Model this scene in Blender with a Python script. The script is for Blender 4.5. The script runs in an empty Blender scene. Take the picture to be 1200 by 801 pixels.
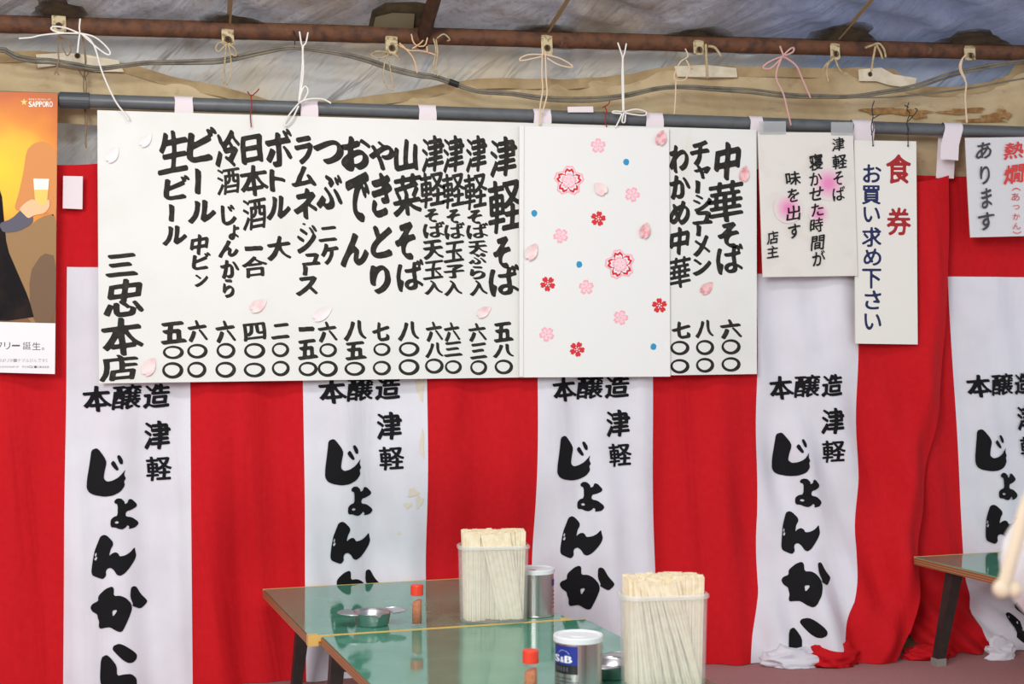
import bpy, bmesh, math, random
import numpy as np
from mathutils import Vector, Matrix, noise as mnoise

# ------------------------------------------------------------------ camera, light, exposure
scene = bpy.context.scene
COL = scene.collection
HC, F, TH, YC = 0.87, 1700.0, math.radians(11.7), 3.85
CT, ST = math.cos(TH), math.sin(TH)
D = YC * CT                      # distance from the camera to the plane of the striped curtain
cam_d = bpy.data.cameras.new('camera')
cam = bpy.data.objects.new('camera', cam_d)
COL.objects.link(cam)
cam.location = (0, 0, HC)
cam.rotation_euler = (math.pi / 2, 0, -TH)
cam_d.sensor_width = 36
cam_d.lens = F * 36 / 1200
cam_d.clip_start = 0.02
cam_d.dof.use_dof = True
cam_d.dof.focus_distance = 3.7
cam_d.dof.aperture_fstop = 6.3
scene.camera = cam
vs = scene.view_settings
vs.view_transform = 'Standard'
vs.look = 'None'
vs.exposure = 0.33
vs.gamma = 1
vs.use_curve_mapping = False

world = bpy.data.worlds.new('world')
scene.world = world
world.use_nodes = True
bg = world.node_tree.nodes['Background']
bg.inputs[0].default_value = (0.92, 0.96, 1.0, 1)
bg.inputs[1].default_value = 0.72


def area(name, loc, target, sx, sy, power, col):
    l = bpy.data.lights.new(name, 'AREA')
    l.shape = 'RECTANGLE'
    l.size, l.size_y, l.energy, l.color = sx, sy, power, col
    o = bpy.data.objects.new(name, l)
    COL.objects.link(o)
    o.location = loc
    o.rotation_euler = (Vector(target) - Vector(loc)).to_track_quat('-Z', 'Y').to_euler()
    return o


# daylight through the open front of the tent, behind the camera
area('daylight_front', (-1.9, -1.5, 2.25), (0.8, 3.7, 0.7), 1.6, 1.3, 112, (1.0, 1.0, 0.985))
# fill light added under the ridge to lighten table tops and floor
area('overhead_fill', (0.2, 1.9, 2.3), (0.2, 2.3, 0.0), 1.3, 0.25, 16, (1.0, 0.98, 0.94))

random.seed(4)
rng = np.random.default_rng(4)


# ------------------------------------------------------------------ pixel -> place on a real plane
def ray(px, py):
    a, b = (px - 600) / F, -(py - 400.5) / F
    return a * CT + ST, -a * ST + CT, b


def W(px, py, o=0.0):
    """point on the vertical plane standing o in front of the curtain"""
    x, y, z = ray(px, py)
    t = (D - o) / y
    return Vector((x * t, D - o, HC + z * t))


def T(px, py, h):
    """point on the level plane z = h"""
    x, y, z = ray(px, py)
    t = (h - HC) / z
    return Vector((x * t, y * t, h))


# ------------------------------------------------------------------ materials
def srgb(r, g, b):
    f = lambda c: (c / 255) / 12.92 if c / 255 <= 0.04045 else ((c / 255 + 0.055) / 1.055) ** 2.4
    return (f(r), f(g), f(b), 1)


def mat(name, col, rough=0.7, metal=0.0, spec=0.5, noise=None, bump=None, **kw):
    """noise=(scale, other colour, lo, hi[, detail]); bump=(scale, strength, distance)"""
    m = bpy.data.materials.new(name)
    m.use_nodes = True
    nt = m.node_tree
    p = nt.nodes['Principled BSDF']
    c = srgb(*col)
    p.inputs['Base Color'].default_value = c
    p.inputs['Roughness'].default_value = rough
    p.inputs['Metallic'].default_value = metal
    p.inputs['Specular IOR Level'].default_value = spec
    for k, v in kw.items():
        p.inputs[k].default_value = v
    geo = nt.nodes.new('ShaderNodeNewGeometry')
    if noise:
        n = nt.nodes.new('ShaderNodeTexNoise')
        n.inputs['Scale'].default_value = noise[0]
        n.inputs['Detail'].default_value = noise[4] if len(noise) > 4 else 5
        nt.links.new(geo.outputs['Position'], n.inputs['Vector'])
        r = nt.nodes.new('ShaderNodeValToRGB')
        r.color_ramp.elements[0].position = noise[2]
        r.color_ramp.elements[1].position = noise[3]
        r.color_ramp.elements[0].color = c
        r.color_ramp.elements[1].color = srgb(*noise[1])
        nt.links.new(n.outputs['Fac'], r.inputs['Fac'])
        nt.links.new(r.outputs['Color'], p.inputs['Base Color'])
    if bump:
        n2 = nt.nodes.new('ShaderNodeTexNoise')
        n2.inputs['Scale'].default_value = bump[0]
        n2.inputs['Detail'].default_value = 4
        nt.links.new(geo.outputs['Position'], n2.inputs['Vector'])
        b = nt.nodes.new('ShaderNodeBump')
        b.inputs['Strength'].default_value = bump[1]
        b.inputs['Distance'].default_value = bump[2]
        nt.links.new(n2.outputs['Fac'], b.inputs['Height'])
        nt.links.new(b.outputs['Normal'], p.inputs['Normal'])
    return m


def add_layer(m, scale, col, lo, hi, offset=(0, 0, 0), stretch=(1, 1, 1)):
    """another noise-masked colour over what feeds Base Color"""
    nt = m.node_tree
    p = nt.nodes['Principled BSDF']
    geo = next(n for n in nt.nodes if n.type == 'NEW_GEOMETRY')
    mp = nt.nodes.new('ShaderNodeMapping')
    mp.inputs['Location'].default_value = offset
    mp.inputs['Scale'].default_value = stretch
    nt.links.new(geo.outputs['Position'], mp.inputs['Vector'])
    n = nt.nodes.new('ShaderNodeTexNoise')
    n.inputs['Scale'].default_value = scale
    n.inputs['Detail'].default_value = 6
    n.inputs['Roughness'].default_value = 0.6
    nt.links.new(mp.outputs['Vector'], n.inputs['Vector'])
    r = nt.nodes.new('ShaderNodeMapRange')
    r.inputs['From Min'].default_value = lo
    r.inputs['From Max'].default_value = hi
    nt.links.new(n.outputs['Fac'], r.inputs['Value'])
    mx = nt.nodes.new('ShaderNodeMix')
    mx.data_type = 'RGBA'
    nt.links.new(r.outputs['Result'], mx.inputs['Factor'])
    src = p.inputs['Base Color']
    if src.links:
        nt.links.new(src.links[0].from_socket, mx.inputs['A'])
    else:
        mx.inputs['A'].default_value = src.default_value
    mx.inputs['B'].default_value = srgb(*col)
    nt.links.new(mx.outputs['Result'], src)
    return m


M = {}
M['red'] = mat('red_cotton', (200, 26, 34), 0.85, spec=0.15, noise=(60, (194, 23, 32), 0.35, 0.7), bump=(900, 0.15, 0.001))
M['white'] = mat('white_cotton', (226, 226, 234), 0.85, spec=0.15, noise=(8, (217, 216, 224), 0.4, 0.75), bump=(900, 0.12, 0.001))
M['tape'] = mat('white_tape', (232, 222, 226), 0.85, spec=0.2, bump=(500, 0.3, 0.001))
M['print'] = mat('black_print', (20, 20, 23), 0.8, spec=0.2)
M['ink'] = mat('ink', (40, 40, 36), 0.7, spec=0.2, noise=(70, (62, 60, 52), 0.5, 0.75))
M['ink_black'] = mat('ink_black', (34, 34, 36), 0.7, spec=0.2)
M['paper'] = mat('board_paper', (231, 233, 229), 0.5, spec=0.25, noise=(5, (223, 225, 219), 0.45, 0.75))
add_layer(M['paper'], 3.2, (222, 214, 192), 0.68, 0.85, (3, 0, 1), (3.5, 1, 0.5))
M['sheet'] = mat('flower_sheet', (236, 238, 235), 0.35, spec=0.4)
M['notice'] = mat('notice_card', (229, 226, 219), 0.5, spec=0.3, noise=(14, (219, 214, 203), 0.5, 0.8))
M['sign'] = mat('sign_board', (235, 233, 225), 0.45, spec=0.4)
M['sleeve'] = mat('laminated_paper', (218, 218, 220), 0.16, spec=0.5)
M['edge'] = mat('board_edge', (206, 200, 186), 0.7)
M['sign_red'] = mat('sign_red', (166, 22, 28), 0.6)
M['sign_blue'] = mat('sign_blue', (14, 30, 84), 0.6)
M['hot_red'] = mat('hot_red', (214, 62, 60), 0.6)
M['pink'] = mat('print_pink', (247, 178, 192), 0.6)
M['pink_pale'] = mat('print_pink_pale', (250, 214, 220), 0.6)
M['print_red'] = mat('print_red', (214, 40, 48), 0.6)
M['print_blue'] = mat('print_blue', (40, 148, 196), 0.6)
M['petal'] = mat('petal_paper', (240, 222, 220), 0.55, noise=(45, (236, 196, 196), 0.45, 0.65))
M['petal_rose'] = mat('petal_paper_rose', (238, 196, 196), 0.55, noise=(90, (226, 150, 156), 0.45, 0.6))
M['petal_white'] = mat('petal_paper_white', (236, 232, 232), 0.5, noise=(30, (244, 224, 226), 0.45, 0.65))
M['petal_rim'] = mat('petal_rim', (214, 176, 172), 0.6)
M['pvc'] = mat('grey_pvc', (98, 103, 106), 0.35, spec=0.5, noise=(30, (84, 88, 90), 0.5, 0.8))
M['pvc_dark'] = mat('grey_pvc_sleeve', (74, 80, 84), 0.4, spec=0.5)
M['rust'] = mat('rusted_steel', (104, 66, 42), 0.75, noise=(38, (70, 46, 33), 0.42, 0.66, 8), bump=(160, 0.6, 0.002))
add_layer(M['rust'], 22, (150, 112, 86), 0.66, 0.82, (1, 5, 2))
M['tarp'] = mat('blue_grey_tarp', (192, 190, 186), 0.7, noise=(4.5, (200, 186, 162), 0.42, 0.66), bump=(260, 0.25, 0.002))
add_layer(M['tarp'], 9, (150, 132, 104), 0.60, 0.84, (2, 0, 0), (1, 1, 0.6))
add_layer(M['tarp'], 5, (120, 142, 182), 0.62, 0.80, (7, 1, 3))
add_layer(M['tarp'], 26, (160, 108, 70), 0.70, 0.80, (5, 3, 0), (1.6, 1, 0.4))
M['roof'] = mat('roof_tarp', (176, 174, 180), 0.75, noise=(5, (166, 152, 136), 0.42, 0.64), bump=(300, 0.5, 0.003))
add_layer(M['roof'], 60, (140, 134, 134), 0.5, 0.75)
add_layer(M['roof'], 3.4, (124, 108, 90), 0.54, 0.76, (4, 2, 1), (1.2, 2, 1))
M['roof_blue'] = mat('roof_blue', (120, 138, 176), 0.75)
M['canvas'] = mat('tan_canvas', (198, 178, 142), 0.85, spec=0.15, noise=(7, (176, 152, 114), 0.42, 0.68), bump=(240, 0.35, 0.002))
add_layer(M['canvas'], 16, (150, 126, 92), 0.58, 0.80, (2, 2, 2), (1, 1, 1.8))
M['canvas_hem'] = mat('canvas_hem', (178, 156, 118), 0.85, spec=0.15, noise=(18, (156, 132, 96), 0.42, 0.7), bump=(240, 0.35, 0.002))
M['patch'] = mat('cream_patch', (226, 216, 192), 0.7, noise=(30, (206, 192, 160), 0.45, 0.75))
M['rust_stain'] = mat('rust_stain', (140, 98, 54), 0.9, noise=(60, (170, 132, 84), 0.4, 0.65))
M['mold'] = mat('mould_stained_patch', (88, 76, 50), 0.9, noise=(32, (58, 50, 36), 0.4, 0.65))
def mould():
    m = mat('mould_stain', (74, 62, 42), 0.95, noise=(40, (50, 42, 30), 0.4, 0.65))
    nt = m.node_tree
    p = nt.nodes['Principled BSDF']
    tc = nt.nodes.new('ShaderNodeTexCoord')
    mp = nt.nodes.new('ShaderNodeMapping')
    mp.inputs['Location'].default_value = (-1, -1, 0)
    mp.inputs['Scale'].default_value = (2, 2, 0)
    nt.links.new(tc.outputs['Generated'], mp.inputs['Vector'])
    ln = nt.nodes.new('ShaderNodeVectorMath')
    ln.operation = 'LENGTH'
    nt.links.new(mp.outputs['Vector'], ln.inputs[0])
    n = nt.nodes.new('ShaderNodeTexNoise')
    n.inputs['Scale'].default_value = 3.0
    n.inputs['Detail'].default_value = 6
    nt.links.new(tc.outputs['Generated'], n.inputs['Vector'])
    ad = nt.nodes.new('ShaderNodeMath')
    ad.operation = 'MULTIPLY_ADD'
    ad.inputs[1].default_value = 0.7
    nt.links.new(n.outputs['Fac'], ad.inputs[0])
    nt.links.new(ln.outputs['Value'], ad.inputs[2])
    mr = nt.nodes.new('ShaderNodeMapRange')
    mr.inputs['From Min'].default_value = 1.45
    mr.inputs['From Max'].default_value = 0.85
    nt.links.new(ad.outputs[0], mr.inputs['Value'])
    tr = nt.nodes.new('ShaderNodeBsdfTransparent')
    mx = nt.nodes.new('ShaderNodeMixShader')
    nt.links.new(mr.outputs['Result'], mx.inputs[0])
    nt.links.new(tr.outputs[0], mx.inputs[1])
    nt.links.new(p.outputs[0], mx.inputs[2])
    nt.links.new(mx.outputs[0], nt.nodes['Material Output'].inputs['Surface'])
    return m


M['mould'] = mould()
M['strap'] = mat('webbing', (138, 116, 84), 0.9, bump=(400, 0.4, 0.001))
M['tab'] = mat('eyelet_tab', (202, 186, 148), 0.7, noise=(90, (120, 96, 52), 0.5, 0.66))
M['brass'] = mat('dull_brass', (118, 98, 70), 0.45, metal=0.7)
M['dark_hole'] = mat('dark_hole', (44, 36, 28), 0.9)
M['cord_white'] = mat('white_cord', (236, 234, 228), 0.8)
M['cord_beige'] = mat('beige_cord', (190, 172, 136), 0.85, noise=(120, (156, 136, 100), 0.4, 0.7))
M['cord_cream'] = mat('cream_cord', (222, 200, 168), 0.85)
M['cord_brown'] = mat('brown_twine', (140, 120, 94), 0.9)
M['cord_pink'] = mat('pink_cord', (212, 166, 158), 0.85)
M['cord_peach'] = mat('peach_cord', (220, 182, 142), 0.85)
M['thread_red'] = mat('red_thread', (150, 34, 34), 0.85)
M['wire'] = mat('black_wire', (30, 30, 32), 0.5)
M['cable'] = mat('grey_cable', (122, 116, 100), 0.55, noise=(24, (84, 82, 74), 0.45, 0.7))
M['black_tape'] = mat('black_tape', (24, 24, 24), 0.5)
M['carpet'] = mat('pink_carpet', (188, 140, 138), 0.95, spec=0.1, noise=(220, (170, 124, 124), 0.35, 0.7), bump=(700, 0.6, 0.003))
M['wood'] = mat('pale_wood', (176, 142, 100), 0.7, noise=(18, (146, 110, 74), 0.4, 0.7))
M['baseboard'] = mat('dusty_pink_board', (128, 104, 104), 0.8)
M['leg'] = mat('dark_stained_wood', (52, 44, 40), 0.55, noise=(40, (36, 30, 28), 0.4, 0.7))
M['rubber'] = mat('grey_rubber', (142, 138, 132), 0.7)
M['brassy'] = mat('yellow_edge_metal', (228, 192, 108), 0.4, metal=0.2)
M['steel'] = mat('stainless_steel', (206, 206, 210), 0.3, metal=1.0)
M['tin'] = mat('tinplate', (190, 188, 186), 0.28, metal=1.0, bump=(60, 0.05, 0.001))
M['lid'] = mat('white_plastic_lid', (228, 232, 234), 0.35, **{'Subsurface Weight': 0.0})
M['cap'] = mat('orange_red_cap', (232, 66, 42), 0.35)
M['powder'] = mat('chilli_powder', (202, 116, 58), 0.9, noise=(260, (168, 84, 38), 0.4, 0.65))
M['lab_blue'] = mat('label_blue', (24, 46, 142), 0.4)
M['lab_black'] = mat('label_black', (22, 22, 26), 0.4)
M['lab_white'] = mat('label_white', (238, 240, 244), 0.5)
M['lab_red'] = mat('label_red', (196, 40, 40), 0.5)
M['lab_grey'] = mat('label_grey', (92, 92, 100), 0.5)
M['stick'] = mat('pale_wood_stick', (242, 229, 200), 0.65, noise=(70, (230, 210, 172), 0.42, 0.7))
M['jacket'] = mat('white_jacket', (226, 226, 230), 0.8)
M['trim'] = mat('cream_trim', (208, 192, 168), 0.9)
M['skin'] = mat('skin', (222, 178, 150), 0.6)
M['hair'] = mat('dark_hair', (34, 28, 26), 0.6)
M['trousers'] = mat('dark_trousers', (46, 48, 58), 0.85)
M['stain'] = mat('tea_stain', (222, 213, 194), 0.85)


def side_tint(m, x0, x1, col, amt):
    """a real colour drift of the roof sheet: bluer newer sheeting towards the right end"""
    nt = m.node_tree
    p = nt.nodes['Principled BSDF']
    geo = next(n for n in nt.nodes if n.type == 'NEW_GEOMETRY')
    s = nt.nodes.new('ShaderNodeSeparateXYZ')
    nt.links.new(geo.outputs['Position'], s.inputs[0])
    r = nt.nodes.new('ShaderNodeMapRange')
    r.inputs['From Min'].default_value = x0
    r.inputs['From Max'].default_value = x1
    r.inputs['To Max'].default_value = amt
    nt.links.new(s.outputs['X'], r.inputs['Value'])
    mx = nt.nodes.new('ShaderNodeMix')
    mx.data_type = 'RGBA'
    nt.links.new(r.outputs['Result'], mx.inputs['Factor'])
    nt.links.new(p.inputs['Base Color'].links[0].from_socket, mx.inputs['A'])
    mx.inputs['B'].default_value = srgb(*col)
    nt.links.new(mx.outputs['Result'], p.inputs['Base Color'])


side_tint(M['roof'], 1.2, 1.6, (104, 128, 176), 0.6)
side_tint(M['tarp'], 1.45, 1.7, (120, 146, 190), 0.6)


def translucent(m, fac):
    """thin sheeting: part of the daylight outside comes through it"""
    nt = m.node_tree
    p = nt.nodes['Principled BSDF']
    tl = nt.nodes.new('ShaderNodeBsdfTranslucent')
    nt.links.new(p.inputs['Base Color'].links[0].from_socket, tl.inputs['Color'])
    mx = nt.nodes.new('ShaderNodeMixShader')
    mx.inputs[0].default_value = fac
    nt.links.new(p.outputs[0], mx.inputs[1])
    nt.links.new(tl.outputs[0], mx.inputs[2])
    nt.links.new(mx.outputs[0], nt.nodes['Material Output'].inputs['Surface'])


translucent(M['roof'], 0.3)
translucent(M['tarp'], 0.25)


def glassy(name, col, alpha, rough=0.1):
    """thin see-through shell: part clear, part milky plastic or glass"""
    m = bpy.data.materials.new(name)
    m.use_nodes = True
    nt = m.node_tree
    p = nt.nodes['Principled BSDF']
    p.inputs['Base Color'].default_value = srgb(*col)
    p.inputs['Roughness'].default_value = rough
    out = nt.nodes['Material Output']
    tr = nt.nodes.new('ShaderNodeBsdfTransparent')
    mx = nt.nodes.new('ShaderNodeMixShader')
    mx.inputs[0].default_value = alpha
    nt.links.new(tr.outputs[0], mx.inputs[1])
    nt.links.new(p.outputs[0], mx.inputs[2])
    nt.links.new(mx.outputs[0], out.inputs['Surface'])
    return m


M['frost'] = glassy('frosted_plastic', (244, 244, 242), 0.2, 0.3)
M['frost_rim'] = glassy('frosted_rim', (244, 244, 242), 0.3, 0.3)
M['glass'] = glassy('clear_glass', (226, 230, 226), 0.05, 0.04)


def table_material():
    m = mat('green_laminate', (76, 146, 120), 0.1, spec=0.6, noise=(9, (90, 158, 134), 0.4, 0.7))
    nt = m.node_tree
    p = nt.nodes['Principled BSDF']
    geo = next(n for n in nt.nodes if n.type == 'NEW_GEOMETRY')
    n = nt.nodes.new('ShaderNodeTexNoise')
    n.inputs['Scale'].default_value = 14
    n.inputs['Detail'].default_value = 8
    nt.links.new(geo.outputs['Position'], n.inputs['Vector'])
    r = nt.nodes.new('ShaderNodeMapRange')
    r.inputs['From Min'].default_value = 0.5
    r.inputs['From Max'].default_value = 0.75
    r.inputs['To Min'].default_value = 0.05
    r.inputs['To Max'].default_value = 0.2
    nt.links.new(n.outputs['Fac'], r.inputs['Value'])
    nt.links.new(r.outputs['Result'], p.inputs['Roughness'])
    return m


M['laminate'] = table_material()


def crease(m, rot, scale, k, dist, strength=1.0):
    """long soft creases pressed into a sheet"""
    nt = m.node_tree
    p = nt.nodes['Principled BSDF']
    geo = next(n for n in nt.nodes if n.type == 'NEW_GEOMETRY')
    mp = nt.nodes.new('ShaderNodeMapping')
    mp.inputs['Rotation'].default_value = rot
    nt.links.new(geo.outputs['Position'], mp.inputs['Vector'])
    m2 = nt.nodes.new('ShaderNodeMapping')
    m2.inputs['Scale'].default_value = scale
    nt.links.new(mp.outputs['Vector'], m2.inputs['Vector'])
    n = nt.nodes.new('ShaderNodeTexNoise')
    n.inputs['Scale'].default_value = k
    n.inputs['Detail'].default_value = 3
    n.inputs['Distortion'].default_value = 0.6
    nt.links.new(m2.outputs['Vector'], n.inputs['Vector'])
    b = nt.nodes.new('ShaderNodeBump')
    b.inputs['Strength'].default_value = strength
    b.inputs['Distance'].default_value = dist
    nt.links.new(n.outputs['Fac'], b.inputs['Height'])
    src = p.inputs['Normal']
    if src.links:
        nt.links.new(src.links[0].from_socket, b.inputs['Normal'])
    nt.links.new(b.outputs['Normal'], src)


crease(M['tarp'], (0, 0.75, 0), (1.6, 1, 6), 2.4, 0.06, 0.9)
crease(M['roof'], (0, 0, 0.7), (1.5, 6, 1), 1.8, 0.05, 0.55)
crease(M['canvas'], (0, -0.35, 0), (1.6, 1, 4), 2.2, 0.04, 0.6)
crease(M['red'], (0, 0.06, 0), (6, 1, 0.9), 1.3, 0.035, 0.6)
crease(M['white'], (0, 0.08, 0), (5, 1, 1.2), 1.2, 0.035, 0.45)


def ply_material():
    m = mat('plywood_edge', (178, 118, 70), 0.5)
    nt = m.node_tree
    p = nt.nodes['Principled BSDF']
    geo = next(n for n in nt.nodes if n.type == 'NEW_GEOMETRY')
    s = nt.nodes.new('ShaderNodeSeparateXYZ')
    nt.links.new(geo.outputs['Position'], s.inputs[0])
    w = nt.nodes.new('ShaderNodeMath')
    w.operation = 'MULTIPLY'
    w.inputs[1].default_value = 1000
    nt.links.new(s.outputs['Z'], w.inputs[0])
    sn = nt.nodes.new('ShaderNodeMath')
    sn.operation = 'SINE'
    nt.links.new(w.outputs[0], sn.inputs[0])
    r = nt.nodes.new('ShaderNodeValToRGB')
    r.color_ramp.elements[0].color = srgb(140, 88, 54)
    r.color_ramp.elements[1].color = srgb(196, 142, 92)
    r.color_ramp.elements[0].position = 0.3
    nt.links.new(sn.outputs[0], r.inputs['Fac'])
    nt.links.new(r.outputs['Color'], p.inputs['Base Color'])
    return m


M['ply'] = ply_material()


# ------------------------------------------------------------------ mesh helpers
class MB:
    def __init__(self):
        self.v, self.f, self.mi = [], [], []

    def add(self, verts, faces, mi=0):
        o = len(self.v)
        self.v += [tuple(v) for v in verts]
        for f in faces:
            self.f.append(tuple(i + o for i in f))
            self.mi.append(mi)
        return self

    def quad(self, a, b, c, d, mi=0):
        return self.add([a, b, c, d], [(0, 1, 2, 3)], mi)

    def slab(self, front, back, mi=0, side=None):
        """closed prism between two outlines of equal length"""
        n = len(front)
        self.add(list(front) + list(back), [tuple(range(n)), tuple(range(2 * n - 1, n - 1, -1))], mi)
        o = len(self.v) - 2 * n
        for i in range(n):
            j = (i + 1) % n
            self.f.append((o + i, o + n + i, o + n + j, o + j))
            self.mi.append(mi if side is None else side)
        return self

    def grid(self, rows, mi=0, flip=False):
        n, m = len(rows), len(rows[0])
        vs_ = [p for r in rows for p in r]
        fs = []
        for i in range(n - 1):
            for j in range(m - 1):
                q = (i * m + j, i * m + j + 1, (i + 1) * m + j + 1, (i + 1) * m + j)
                fs.append(q[::-1] if flip else q)
        return self.add(vs_, fs, mi)

    def tube(self, pts, r, seg=8, mi=0, caps=True, radii=None):
        pts = [Vector(p) for p in pts]
        n = len(pts)
        t0 = (pts[1] - pts[0]).normalized()
        nrm = t0.orthogonal().normalized()
        rings = []
        for i, p in enumerate(pts):
            t = (pts[min(i + 1, n - 1)] - pts[max(i - 1, 0)])
            t = t.normalized() if t.length > 1e-9 else t0
            nrm = (nrm - t * nrm.dot(t))
            nrm = nrm.normalized() if nrm.length > 1e-6 else t.orthogonal().normalized()
            b = t.cross(nrm)
            rr = radii[i] if radii else r
            rings.append([p + (nrm * math.cos(2 * math.pi * k / seg) + b * math.sin(2 * math.pi * k / seg)) * rr for k in range(seg)])
        o = len(self.v)
        for rg in rings:
            self.v += [tuple(q) for q in rg]
        for i in range(n - 1):
            for k in range(seg):
                k2 = (k + 1) % seg
                self.f.append((o + i * seg + k, o + i * seg + k2, o + (i + 1) * seg + k2, o + (i + 1) * seg + k))
                self.mi.append(mi)
        if caps:
            self.f.append(tuple(o + k for k in range(seg))[::-1])
            self.f.append(tuple(o + (n - 1) * seg + k for k in range(seg)))
            self.mi += [mi, mi]
        return self

    def lathe(self, prof, c, seg=40, mi=0, sx=1, sy=1):
        o = len(self.v)
        for r, z in prof:
            for k in range(seg):
                a = 2 * math.pi * k / seg
                self.v.append((c[0] + r * sx * math.cos(a), c[1] + r * sy * math.sin(a), c[2] + z))
        for i in range(len(prof) - 1):
            for k in range(seg):
                k2 = (k + 1) % seg
                self.f.append((o + i * seg + k, o + i * seg + k2, o + (i + 1) * seg + k2, o + (i + 1) * seg + k))
                self.mi.append(mi)
        if prof[0][0] > 1e-6:
            self.f.append(tuple(o + k for k in range(seg))[::-1])
            self.mi.append(mi)
        if prof[-1][0] > 1e-6:
            self.f.append(tuple(o + (len(prof) - 1) * seg + k for k in range(seg)))
            self.mi.append(mi)
        return self

    def build(self, name, mats, parent=None, smooth=False, org=None):
        """one mesh object; org = its base point (top level) or its thing's base point"""
        org = Vector(org) if org is not None else Vector((0, 0, 0))
        me = bpy.data.meshes.new(name)
        me.from_pydata([tuple(Vector(v) - org) for v in self.v], [], self.f)
        if not isinstance(mats, (list, tuple)):
            mats = [mats]
        for m in mats:
            me.materials.append(m)
        me.polygons.foreach_set('material_index', self.mi)
        if smooth:
            me.polygons.foreach_set('use_smooth', [True] * len(me.polygons))
        me.update()
        o = bpy.data.objects.new(name, me)
        COL.objects.link(o)
        if parent:
            o.parent = parent
        else:
            o.location = org
        return o


def tag(o, label, cat, group=None):
    o['label'] = label
    o['category'] = cat
    if group:
        o['group'] = group
    return o


def struct(o):
    o['kind'] = 'structure'
    return o


def thing(name, loc, label, cat, group=None):
    o = bpy.data.objects.new(name, None)
    COL.objects.link(o)
    o.empty_display_size = 0.05
    o.location = loc
    return tag(o, label, cat, group)


def spline(pts, n=6):
    """Catmull-Rom through points"""
    P = [Vector(p) for p in pts]
    if len(P) < 3:
        return [P[0].lerp(P[-1], k / (n)) for k in range(n + 1)]
    out = []
    for i in range(len(P) - 1):
        p0, p1, p2, p3 = P[max(i - 1, 0)], P[i], P[i + 1], P[min(i + 2, len(P) - 1)]
        for k in range(n):
            t = k / n
            out.append(0.5 * ((2 * p1) + (p2 - p0) * t + (2 * p0 - 5 * p1 + 4 * p2 - p3) * t * t + (3 * p1 - p0 - 3 * p2 + p3) * t ** 3))
    out.append(P[-1])
    return out


def sm(x):
    x = min(1, max(0, x))
    return x * x * (3 - 2 * x)


# ------------------------------------------------------------------ brush lettering
_tc = bpy.data.curves.new('glyph', 'FONT')
_to = bpy.data.objects.new('glyph', _tc)
COL.objects.link(_to)
NR, EM = 150, 110


def raster(ch):
    _tc.body = ch
    bpy.context.view_layer.update()
    me = _to.to_mesh()
    me.calc_loop_triangles()
    V = np.array([v.co[:2] for v in me.vertices])
    Tn = np.array([t.vertices[:] for t in me.loop_triangles])
    c = (V.min(0) + V.max(0)) / 2
    P = (V - c) * EM + NR / 2
    P[:, 1] = NR - P[:, 1]
    G = np.zeros((NR, NR), bool)
    for t in Tn:
        a, b, d = P[t]
        x0, y0 = np.floor(np.minimum(np.minimum(a, b), d)).astype(int) - 1
        x1, y1 = np.ceil(np.maximum(np.maximum(a, b), d)).astype(int) + 1
        x0, y0, x1, y1 = max(x0, 0), max(y0, 0), min(x1, NR - 1), min(y1, NR - 1)
        yy, xx = np.mgrid[y0:y1 + 1, x0:x1 + 1]
        px, py = xx + 0.5, yy + 0.5
        def e(p, q):
            return (q[0] - p[0]) * (py - p[1]) - (q[1] - p[1]) * (px - p[0])
        w0, w1, w2 = e(a, b), e(b, d), e(d, a)
        G[y0:y1 + 1, x0:x1 + 1] |= ((w0 >= -0.01) & (w1 >= -0.01) & (w2 >= -0.01)) | ((w0 <= 0.01) & (w1 <= 0.01) & (w2 <= 0.01))
    _to.to_mesh_clear()
    return G.astype(float)


def dilate(G, a, b, ang):
    out = G.copy()
    R = int(math.ceil(max(a, b)))
    ca, sa = math.cos(ang), math.sin(ang)
    for dy in range(-R, R + 1):
        for dx in range(-R, R + 1):
            u, v = dx * ca + dy * sa, -dx * sa + dy * ca
            if (u / max(a, .3)) ** 2 + (v / max(b, .3)) ** 2 <= 1:
                out = np.maximum(out, np.roll(np.roll(G, dy, 0), dx, 1))
    return out


def blur(G, s):
    R = int(3 * s) + 1
    k = np.exp(-np.arange(-R, R + 1) ** 2 / (2 * s * s))
    k /= k.sum()
    G = np.apply_along_axis(lambda r: np.convolve(r, k, 'same'), 0, G)
    return np.apply_along_axis(lambda r: np.convolve(r, k, 'same'), 1, G)


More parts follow.
